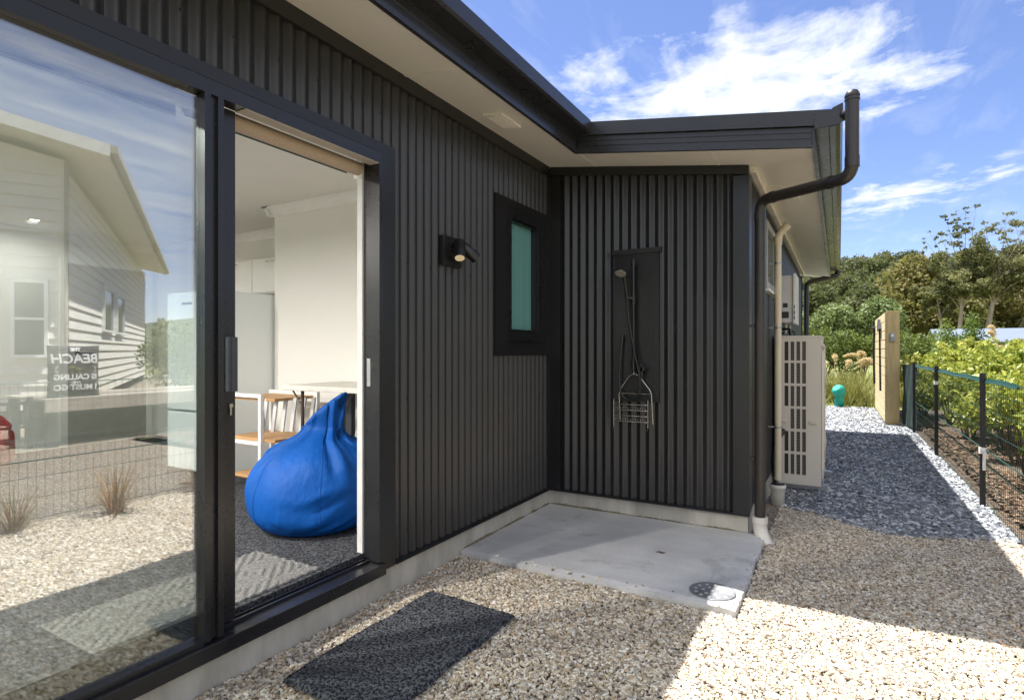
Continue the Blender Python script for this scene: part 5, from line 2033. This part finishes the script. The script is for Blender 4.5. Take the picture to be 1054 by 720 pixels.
# trees ------------------------------------------------------------
def make_tree(seed, h, w, leaf, n, leafm, barkm, nb=16, low=0.35, trunk_r=0.22, flat=0.75, clear=0.0, br=(0.13, 0.24), shell=0.5):
    rg = np.random.default_rng(seed)
    tr = MB()
    lean = (rg.normal() * 0.04 * h, rg.normal() * 0.04 * h)
    tr.tube([(0, 0, -0.6), (lean[0] * 0.3, lean[1] * 0.3, h * 0.3), (lean[0] * 0.8, lean[1] * 0.8, h * 0.6), (lean[0], lean[1], h * 0.86)], [trunk_r * 1.15, trunk_r * 0.85, trunk_r * 0.55, trunk_r * 0.15], 8)
    cs, rs = [], []
    for i in range(nb):
        u = (i + 0.5) / nb
        z = h * (low + (0.97 - low) * u)
        a = i * 2.399 + rg.normal() * 0.4
        prof_ = math.sin(math.pi * min(1, 0.18 + 0.82 * (1 - u) ** 0.9)) if False else (1 - (2 * abs(u - 0.42)) ** 2.2 * 0.75)
        rr = w * 0.5 * max(0.12, prof_) * rg.uniform(0.45, 0.95)
        c_ = (lean[0] * u + rr * math.cos(a), lean[1] * u + rr * math.sin(a), z)
        rad_ = w * rg.uniform(*br)
        cs.append(c_)
        rs.append((rad_, rad_, rad_ * flat))
        zb = h * max(0.15, (low - 0.1) + 0.5 * u * (1 - low))
        tr.tube([(lean[0] * 0.6 * u, lean[1] * 0.6 * u, zb), (c_[0] * 0.55, c_[1] * 0.55, (zb + z) / 2 + 0.04 * h), c_], [trunk_r * 0.42 * (1 - 0.5 * u), trunk_r * 0.26, trunk_r * 0.07], 6)
    v, q = leaf_cards(rg, cs, np.array(rs), n, leaf, 0.6, shell, 0.35)
    return [('trunk', mb_mesh(tr, 'trunk', barkm)), ('crown', mesh_only('crown', v, q, leafm))]


# willows in front of the hill
wil = [make_tree(81 + i, 5.2, 5.6, 0.34, 4200, M_WILLOW, M_DBARK, 16, 0.16, 0.16, 0.8) for i in range(2)]
for i, (x, y, s_) in enumerate(((-9.0, 58, 1.0), (-4.4, 60, 1.0), (-0.6, 59, 0.98), (3.0, 60, 1.05), (-13.5, 60, 1.05))):
    place_shared(wil[i % 2], 'willow_tree', 'pale green bushy willow in the row at the foot of the hill', 'tree', (x, y, 0), rnd.uniform(0, 6), s_, 'willows at the foot of the hill')

# forest on the hill
hilltrees = [make_tree(101 + i, 9.0, 8.2 + (i % 2) * 1.2, 0.62, 2300, M_FOREST, M_DBARK, 15 + i, 0.22, 0.25, 0.75) for i in range(5)]
rnd = random.Random(17)
cnt = 0
for ry_ in range(11):
    y = 97 + ry_ * 15.5
    x = -0.24 * y + rnd.uniform(0, 6)
    while x < 0.44 * y:
        yy = y + rnd.uniform(-6, 6)
        s_ = rnd.uniform(0.75, 1.2) * (1.0 if ry_ < 9 else 1.05)
        place_shared(hilltrees[rnd.randrange(5)], 'forest_tree', 'dark green rounded tree in the forest covering the hill', 'tree', (x, yy, hill_z(x, yy) - 0.2), rnd.uniform(0, 6), (s_ * rnd.uniform(0.9, 1.1), s_, s_ * rnd.uniform(0.85, 1.15)), 'forest trees on the hill')
        cnt += 1
        x += rnd.uniform(6.5, 10.5)

# bigger trees in front of the forest
ol = make_tree(131, 13.0, 11.5, 0.55, 5200, M_OLIVE, M_DBARK, 22, 0.25, 0.35, 0.72)
place_shared(ol, 'olive_tree', 'broad olive brown crown beside the pale trunked gums', 'tree', (8.9, 90, -0.3), 0.4, 1.0, None)
ol2 = make_tree(133, 10.0, 9.5, 0.5, 4200, M_OLIVE, M_DBARK, 18, 0.2, 0.3, 0.72)
place_shared(ol2, 'olive_tree', 'lower brownish green tree between olive crown and gums', 'tree', (11.6, 88, -0.3), 2.0, 1.0, None)
place_shared(ol2, 'olive_tree', 'dense dark tree filling behind the tallest gum trunks', 'tree', (15.0, 94, -0.3), 4.0, 1.15, None)
place_shared(ol2, 'olive_tree', 'spreading brownish tree behind the small white house', 'tree', (20.5, 96, -0.3), 1.0, 1.2, None)


def make_gum(seed, h, w, crown_low, nb, n, trunk_r, lean, tops):
    rg = np.random.default_rng(seed)
    tr = MB()
    k_ = [Vector((0, 0, -0.5)), Vector((lean * 0.25, 0.1, h * 0.25)), Vector((lean * 0.55, -0.15, h * 0.5)), Vector((lean, 0.1, h * 0.76)), Vector((lean * 1.05, 0, h * 0.92))]
    tr.tube(k_, [trunk_r * 1.2, trunk_r, trunk_r * 0.75, trunk_r * 0.4, trunk_r * 0.12], 9)
    cs, rs = [], []
    def on_trunk(z):
        z = max(0, min(0.9 * h, z))
        for i in range(len(k_) - 1):
            if k_[i].z <= z <= k_[i + 1].z:
                f_ = (z - k_[i].z) / (k_[i + 1].z - k_[i].z)
                return k_[i].lerp(k_[i + 1], f_)
        return k_[-1].copy()
    for i in range(nb):
        u = (i + 0.5) / nb
        z = h * (crown_low + (0.98 - crown_low) * u)
        a = i * 2.399 + rg.normal() * 0.5
        rr = w * 0.5 * (1 - abs(u - 0.5) ** 1.5) * rg.uniform(0.35, 1.0)
        b0 = on_trunk(z - h * rg.uniform(0.10, 0.2))
        c_ = on_trunk(z) + Vector((rr * math.cos(a), rr * math.sin(a), 0))
        c_.z = z
        mid = b0.lerp(c_, 0.5) + Vector((0, 0, 0.03 * h))
        tr.tube([b0, mid, c_], [trunk_r * 0.32, trunk_r * 0.2, trunk_r * 0.06], 6)
        for _ in range(3):
            rad_ = rg.uniform(0.7, 1.25) * w / 8
            o_ = Vector(rg.normal(size=3)) * (w / 9)
            o_.z *= 0.5
            cs.append(tuple(c_ + o_))
            rs.append((rad_, rad_, rad_ * 0.6))
    for (dx, dz, r0) in tops:                              # thin spires of leaf clumps above the crown
        b0 = on_trunk(h * 0.75)
        c_ = Vector((lean + dx, rg.normal() * 0.6, h * dz))
        md_ = b0.lerp(c_, 0.55) + Vector((dx * 0.12, 0, 0))
        tr.tube([b0, md_, c_], [trunk_r * 0.2, trunk_r * 0.11, trunk_r * 0.04], 6)
        for q_ in range(5):
            f_ = 0.45 + 0.55 * q_ / 4
            base_ = md_.lerp(c_, (f_ - 0.3) / 0.7)
            end_ = base_ + Vector((rg.normal() * r0 * 1.5, rg.normal() * r0 * 1.2, r0 * rg.uniform(0.1, 0.7)))
            if q_ == 4:
                end_ = c_.copy()
            tr.tube([base_, end_], [trunk_r * 0.06, trunk_r * 0.03], 5)
            rr_ = r0 * rg.uniform(0.42, 0.75)
            cs.append(tuple(end_))
            rs.append((rr_, rr_, rr_ * rg.uniform(0.35, 0.6)))
    v, q = leaf_cards(rg, cs, np.array(rs), int(n * 1.9), 0.30, 0.5, 0.25, 0.4)
    return [('trunk', mb_mesh(tr, 'trunk', M_BARK)), ('crown', mesh_only('crown', v, q, M_GUM))]


gums = [(151, 12.2, 6.4, 0.60, 16, 3800, 0.23, 0.6, [(-3.6, 1.12, .42), (-3.0, 1.19, .45), (-2.2, 1.15, .4), (-1.5, 1.28, .45), (-0.7, 1.34, .48), (0.2, 1.37, .6), (0.9, 1.36, .5), (-0.6, 1.19, .7), (0.2, 1.17, .7)], (11.2, 78), 'tallest gum with thin leafy spires rising into the sky'),
        (152, 12.4, 7.4, 0.58, 18, 4600, 0.27, 1.3, [(-1.2, 1.20, .8), (-2.6, 1.15, .8), (0.6, 1.26, .6), (2.2, 1.18, .7), (4.0, 1.22, .5)], (13.4, 78), 'leaning gum with a pale trunk and a heavy ragged crown'),
        (153, 8.6, 4.2, 0.58, 11, 2200, 0.19, -0.5, [], (10.1, 79), 'short slim gum beside the tallest gum'),
        (154, 13.0, 7.4, 0.56, 16, 3600, 0.25, 0.4, [(-1.0, 1.15, .8), (1.5, 1.22, .7), (-2.5, 1.1, .6)], (17.2, 80), 'gum with a ragged crown standing above the small white house')]
for (sd, h, w_, lo_, nb_, n_, tr_, le_, tops, (x, y), lab) in gums:
    place_shared(make_gum(sd, h, w_, lo_, nb_, n_, tr_, le_, tops), 'gum_tree', lab, 'tree', (x, y, 0), 0.0, 1.0, 'gum trees in front of the hill')

# far houses
fh = thing('far_house', 'low house with a long blue grey roof behind the garden', 'house', (10.5, 46, 0))
k = MB()
k.box(5.8, 17.0, 43.6, 49.0, -0.1, 1.78)
k.build('wall', M_CREAMW, fh)
k = MB()
k.prism([(43.0, 1.75), (46.3, 2.62), (49.6, 1.75), (49.6, 1.65), (46.3, 2.5), (43.0, 1.65)], 'x', 5.2, 17.6)
k.build('roof', M_ROOFG, fh)
k = MB()
for x in (8.2, 11.0, 14.0):
    k = MB()
    k.box(x, x + 1.2, 43.56, 43.595, 0.9, 1.8)
    k.build('window', M_PANE, fh)
fh = thing('far_house', 'small white house with a grey roof among the trees', 'house', (17.5, 73, 0))
k = MB()
k.box(16.6, 24.5, 72, 78, -0.1, 3.3)
k.build('wall', M_WHITE, fh)
k = MB()
k.prism([(71.5, 3.3), (75, 4.9), (78.5, 3.3), (78.5, 3.15), (75, 4.75), (71.5, 3.15)], 'x', 16.2, 25)
k.build('roof', mat('stone_grey_roof', (0.24, 0.23, 0.22), 0.6), fh)
for x in (17.4, 19.6, 21.6):
    k = MB()
    k.box(x, x + 1.1, 71.96, 71.995, 1.3, 2.5)
    k.build('window', M_PANE, fh)

# ------------------------------------------------------------------ the neighbour's house (seen mirrored in the glass)
NBX, NBY = 6.5, 4.935
NROT = math.atan2(0.525, 0.85)                   # its gutter side runs along this direction
nb = thing('neighbour_house', 'cream weatherboard house across the fence mirrored in the glass', 'house', (NBX, NBY, 0), NROT)
EZ = EYE + 3.27                                  # eave height


def local_build(mb, name, m, parent):
    me = bpy.data.meshes.new(name)
    me.from_pydata(mb.v, [], mb.f)
    me.polygons.foreach_set('use_smooth', mb.sm)
    me.materials.append(m)
    o = bpy.data.objects.new(name, me)
    COL.objects.link(o)
    o.parent = parent
    return o


# local axes: +x along the gutter, -y along the gable wall
GL, DL, OH = 9.5, 16.8, 0.77
PIT = 0.21
k = MB()
nbd = 21
for i in range(nbd):                             # gable wall boards (local plane x = OH)
    z0, z1 = 0.25 + i * 0.20, 0.25 + (i + 1) * 0.20
    k.add([(OH - 0.03, -OH, z0), (OH - 0.03, -GL, z0), (OH, -GL, z1), (OH, -OH, z1)], [(0, 1, 2, 3)])
    k.add([(OH + 0.0, -OH, z0), (OH + 0.0, -GL, z0), (OH - 0.03, -GL, z0), (OH - 0.03, -OH, z0)], [(0, 1, 2, 3)])
    # gutter side wall (local plane y = -OH)
    k.add([(OH, -OH + 0.03, z0), (DL, -OH + 0.03, z0), (DL, -OH, z1), (OH, -OH, z1)], [(3, 2, 1, 0)])
    k.add([(OH, -OH, z0), (DL, -OH, z0), (DL, -OH + 0.03, z0), (OH, -OH + 0.03, z0)], [(0, 1, 2, 3)])
ztop = 0.25 + nbd * 0.20
k.add([(OH, -OH, ztop), (OH, -GL, ztop), (OH, -GL, EZ + PIT * (GL - 0.5)), (OH, -OH, EZ + 0.0)], [(0, 1, 2, 3)])
k.box(OH - 0.03, OH + 0.03, -OH - 0.03, -OH + 0.03, 0.0, EZ)
nw = local_build(k, 'wall', M_CREAMW, nb)
k = MB()
k.box(OH + 0.03, DL, -GL, -OH - 0.03, -0.05, 0.26)
local_build(k, 'foundation', mat('dark_base_boards', (0.07, 0.065, 0.05), 0.8), nb)
k = MB()
k.add([(0, 0, EZ - 0.02), (DL + 0.5, 0, EZ - 0.02), (DL + 0.5, -GL - 0.2, EZ - 0.02 + PIT * (GL + 0.2)), (0, -GL - 0.2, EZ - 0.02 + PIT * (GL + 0.2))], [(0, 1, 2, 3)])
local_build(k, 'soffit', M_CREAMS, nb)
k = MB()
k.add([(0, 0, EZ + 0.13), (DL + 0.5, 0, EZ + 0.13), (DL + 0.5, -GL - 0.2, EZ + 0.13 + PIT * (GL + 0.2)), (0, -GL - 0.2, EZ + 0.13 + PIT * (GL + 0.2))], [(3, 2, 1, 0)])
local_build(k, 'roof', M_ROOFG, nb)
k = MB()
k.add([(-0.02, 0.0, EZ - 0.05), (-0.02, -GL, EZ - 0.05 + PIT * GL), (-0.02, -GL, EZ + 0.15 + PIT * GL), (-0.02, 0, EZ + 0.15), (0.0, 0, EZ - 0.05), (0.0, -GL, EZ - 0.05 + PIT * GL), (0.0, -GL, EZ + 0.15 + PIT * GL), (0.0, 0, EZ + 0.15)], [(0, 1, 2, 3), (7, 6, 5, 4), (0, 4, 5, 1), (3, 2, 6, 7), (0, 3, 7, 4)])
local_build(k, 'barge_board', M_CREAMS, nb)
k = MB()
k.box(-0.01, DL + 0.5, 0.002, 0.11, EZ + 0.02, EZ + 0.14)
k.box(0.001, DL + 0.5, -0.02, 0.0, EZ - 0.05, EZ + 0.12)
local_build(k, 'gutter', M_TAN, nb)
k = MB()
k.tube([(OH - 0.07, -OH + 0.07, 0.3), (OH - 0.07, -OH + 0.07, EZ - 0.05)], 0.035, 12)
local_build(k, 'downpipe', M_TAN, nb)
for (y0, y1, z0, z1) in ((-1.44, -0.95, 1.13, 2.44),):
    k = MB()
    for (a0, a1, c0, c1) in ((y0, y0 + 0.05, z0, z1), (y1 - 0.05, y1, z0, z1), (y0 + 0.05, y1 - 0.05, z0, z0 + 0.05), (y0 + 0.05, y1 - 0.05, z1 - 0.05, z1), (y0 + 0.05, y1 - 0.05, (z0 + z1) / 2 - 0.02, (z0 + z1) / 2 + 0.02)):
        k.box(OH - 0.09, OH + 0.01, a0, a1, c0, c1)
    wo = local_build(k, 'window', M_WHITE, nb)
    k = MB()
    k.box(OH - 0.055, OH - 0.035, y0 + 0.05, y1 - 0.05, z0 + 0.05, z1 - 0.05)
    local_build(k, 'pane', M_PANE, wo)
for (x0, x1) in ((5.0, 6.7), (7.4, 9.0)):
    k = MB()
    for (a0, a1, c0, c1) in ((x0, x0 + 0.05, 1.7, 2.8), (x1 - 0.05, x1, 1.7, 2.8), (x0 + 0.05, x1 - 0.05, 1.7, 1.75), (x0 + 0.05, x1 - 0.05, 2.75, 2.8)):
        k.box(a0, a1, -OH - 0.01, -OH + 0.09, c0, c1)
    wo = local_build(k, 'window', M_WHITE, nb)
    k = MB()
    k.box(x0 + 0.05, x1 - 0.05, -OH + 0.035, -OH + 0.055, 1.75, 2.75)
    local_build(k, 'pane', M_PANE, wo)

# raised deck with the cushion leaning on it
dk = thing('timber_deck', 'low weathered timber deck in front of the neighbouring house', 'deck', (5.4, 4.6, 0))
k = MB()
for i in range(13):
    x0 = 4.70 + i * 0.10
    k.bbox(x0, x0 + 0.09, 3.35, 6.2, 0.60, 0.632, 0.003)
k.build('deck_boards', M_DECK, dk)
k = MB()
k.box(4.69, 4.73, 3.35, 6.2, 0.46, 0.598)
k.build('deck_fascia', M_DECK, dk)
for (x, y) in ((4.8, 3.45), (4.8, 4.7), (4.8, 6.1), (5.9, 3.45), (5.9, 4.7), (5.9, 6.1)):
    k = MB()
    k.box(x - 0.05, x + 0.05, y - 0.05, y + 0.05, -0.02, 0.598)
    k.build('post', M_POST, dk)
k = MB()
k.box(5.30, 5.33, 3.36, 6.19, 0.0, 0.59)
k.build('base_screen', mat('dark_olive_boards', (0.07, 0.085, 0.04), 0.8), dk)
rl = thing('low_railing', 'low black steel railing in front of the weatherboard wall', 'railing', (5.0, 2.8, 0))
k = MB()
k.box(4.99, 5.02, 2.30, 3.30, 0.56, 0.60)
k.box(4.99, 5.02, 2.30, 3.30, 0.26, 0.29)
for i in range(11):
    k.box(4.998, 5.012, 2.38 + i * 0.085, 2.394 + i * 0.085, 0.29, 0.56)
k.build('bars', M_POST, rl)
for y in (2.28, 3.30):
    k = MB()
    k.box(4.98, 5.03, y - 0.025, y + 0.025, -0.02, 0.66)
    k.build('post', M_POST, rl)

cu = thing('cushion', 'dark square cushion with white lettering about the beach', 'cushion', (4.86, 3.725, 0.632))
W_, H_, T_ = 0.305, 0.345, 0.065
n = 28
vs, fs = [], []
for side in (-1, 1):
    for j in range(n + 1):
        for i in range(n + 1):
            u, v = -1 + 2 * i / n, -1 + 2 * j / n
            t_ = max(0.0, (1 - abs(u) ** 4) * (1 - abs(v) ** 4)) ** 0.5
            pin = 1 - 0.05 * (1 - abs(u)) * abs(v) ** 3 * 0 
            vs.append((4.86 + side * T_ * t_, 3.725 + u * W_ * (1 - 0.04 * (1 - v * v) * abs(u) ** 6), 0.632 + H_ + v * H_ * (1 - 0.04 * (1 - u * u) * abs(v) ** 6)))
m_ = (n + 1) ** 2
for s_ in (0, 1):
    for j in range(n):
        for i in range(n):
            a = s_ * m_ + j * (n + 1) + i
            q = (a, a + 1, a + n + 2, a + n + 1)
            fs.append(q if s_ == 1 else q[::-1])
k = MB()
k.add(vs, fs, True)
k.build('cover', M_CUSH, cu)


def cushion_text(txt, size, zc, y0=0.0, shear=0.0, m=M_INK):
    """a line of print on the cushion's face, read from the house side"""
    cd_ = bpy.data.curves.new('print', 'FONT')
    cd_.body = txt
    cd_.size = size
    cd_.align_x = 'CENTER'
    cd_.align_y = 'CENTER'
    cd_.shear = shear
    cd_.extrude = 0.0006
    cd_.offset = 0.0035
    to = bpy.data.objects.new('print', cd_)
    COL.objects.link(to)
    dg = bpy.context.evaluated_depsgraph_get()
    me = bpy.data.meshes.new_from_object(to.evaluated_get(dg))
    bpy.data.objects.remove(to)
    mb_ = MB()
    for v_ in me.vertices:
        # text x runs to -Y (reads left to right when looking towards +X)
        yy, zz = -v_.co.x + y0, v_.co.y + zc
        u, vv = yy / W_, zz / H_
        t_ = max(0.0, (1 - min(1, abs(u)) ** 4) * (1 - min(1, abs(vv)) ** 4)) ** 0.5
        mb_.v.append((4.86 - T_ * t_ - 0.002 - v_.co.z, 3.725 + yy, 0.632 + H_ + zz))
    for p_ in me.polygons:
        mb_.f.append(tuple(p_.vertices))
        mb_.sm.append(False)
    mb_.build('lettering', m, cu)


cushion_text('THE', 0.062, 0.288)
cushion_text('BEACH', 0.172, 0.162, 0.0, 0.12)
cushion_text('IS CALLING', 0.098, -0.078)
cushion_text('AND', 0.046, -0.145)
cushion_text('I MUST GO', 0.102, -0.215)
# palm, waves and side flourishes
k = MB()
xf = 4.86 - T_ - 0.001
for (y, z, lx) in ((3.68, 0.632 + H_ + 0.0, 0.065), (3.76, 0.632 + H_ - 0.005, 0.046)):
    k.tube([(xf, y, z - 0.02), (xf, y + 0.006, z + lx * 0.8)], 0.003, 6)
    for a in (-0.3, 0.4, 1.2, 2.0, 2.8, 3.5):
        k.tube([(xf, y + 0.006, z + lx * 0.8), (xf, y + 0.006 + 0.5 * lx * math.cos(a), z + lx * 0.8 + 0.35 * lx * math.sin(a)), (xf, y + 0.006 + 0.85 * lx * math.cos(a), z + lx * 0.8 + 0.35 * lx * math.sin(a) - 0.012)], 0.0028, 5)
k.build('palm_print', M_INKY, cu)
k = MB()
k.box(xf - 0.0005, xf + 0.003, 3.58, 3.87, 0.632 + H_ - 0.027, 0.632 + H_ - 0.023)
k.build('line_print', M_INKY, cu)
k = MB()
for sgn in (-1, 1):
    yy = 3.725 + sgn * 0.21
    pts_ = [(xf + 0.004, yy + sgn * 0.022 * math.cos(t_ / 8 * 3.1 - 1.55), 0.632 + H_ + 0.02 + 0.045 * math.sin(t_ / 8 * 3.1 - 1.55)) for t_ in range(9)]
    k.tube(pts_, 0.0028, 5)
    for p_ in pts_[1:-1:2]:
        k.tube([p_, (p_[0], p_[1] - sgn * 0.018, p_[2] + 0.01)], 0.0025, 5)
k.build('leaf_print', M_INK, cu)
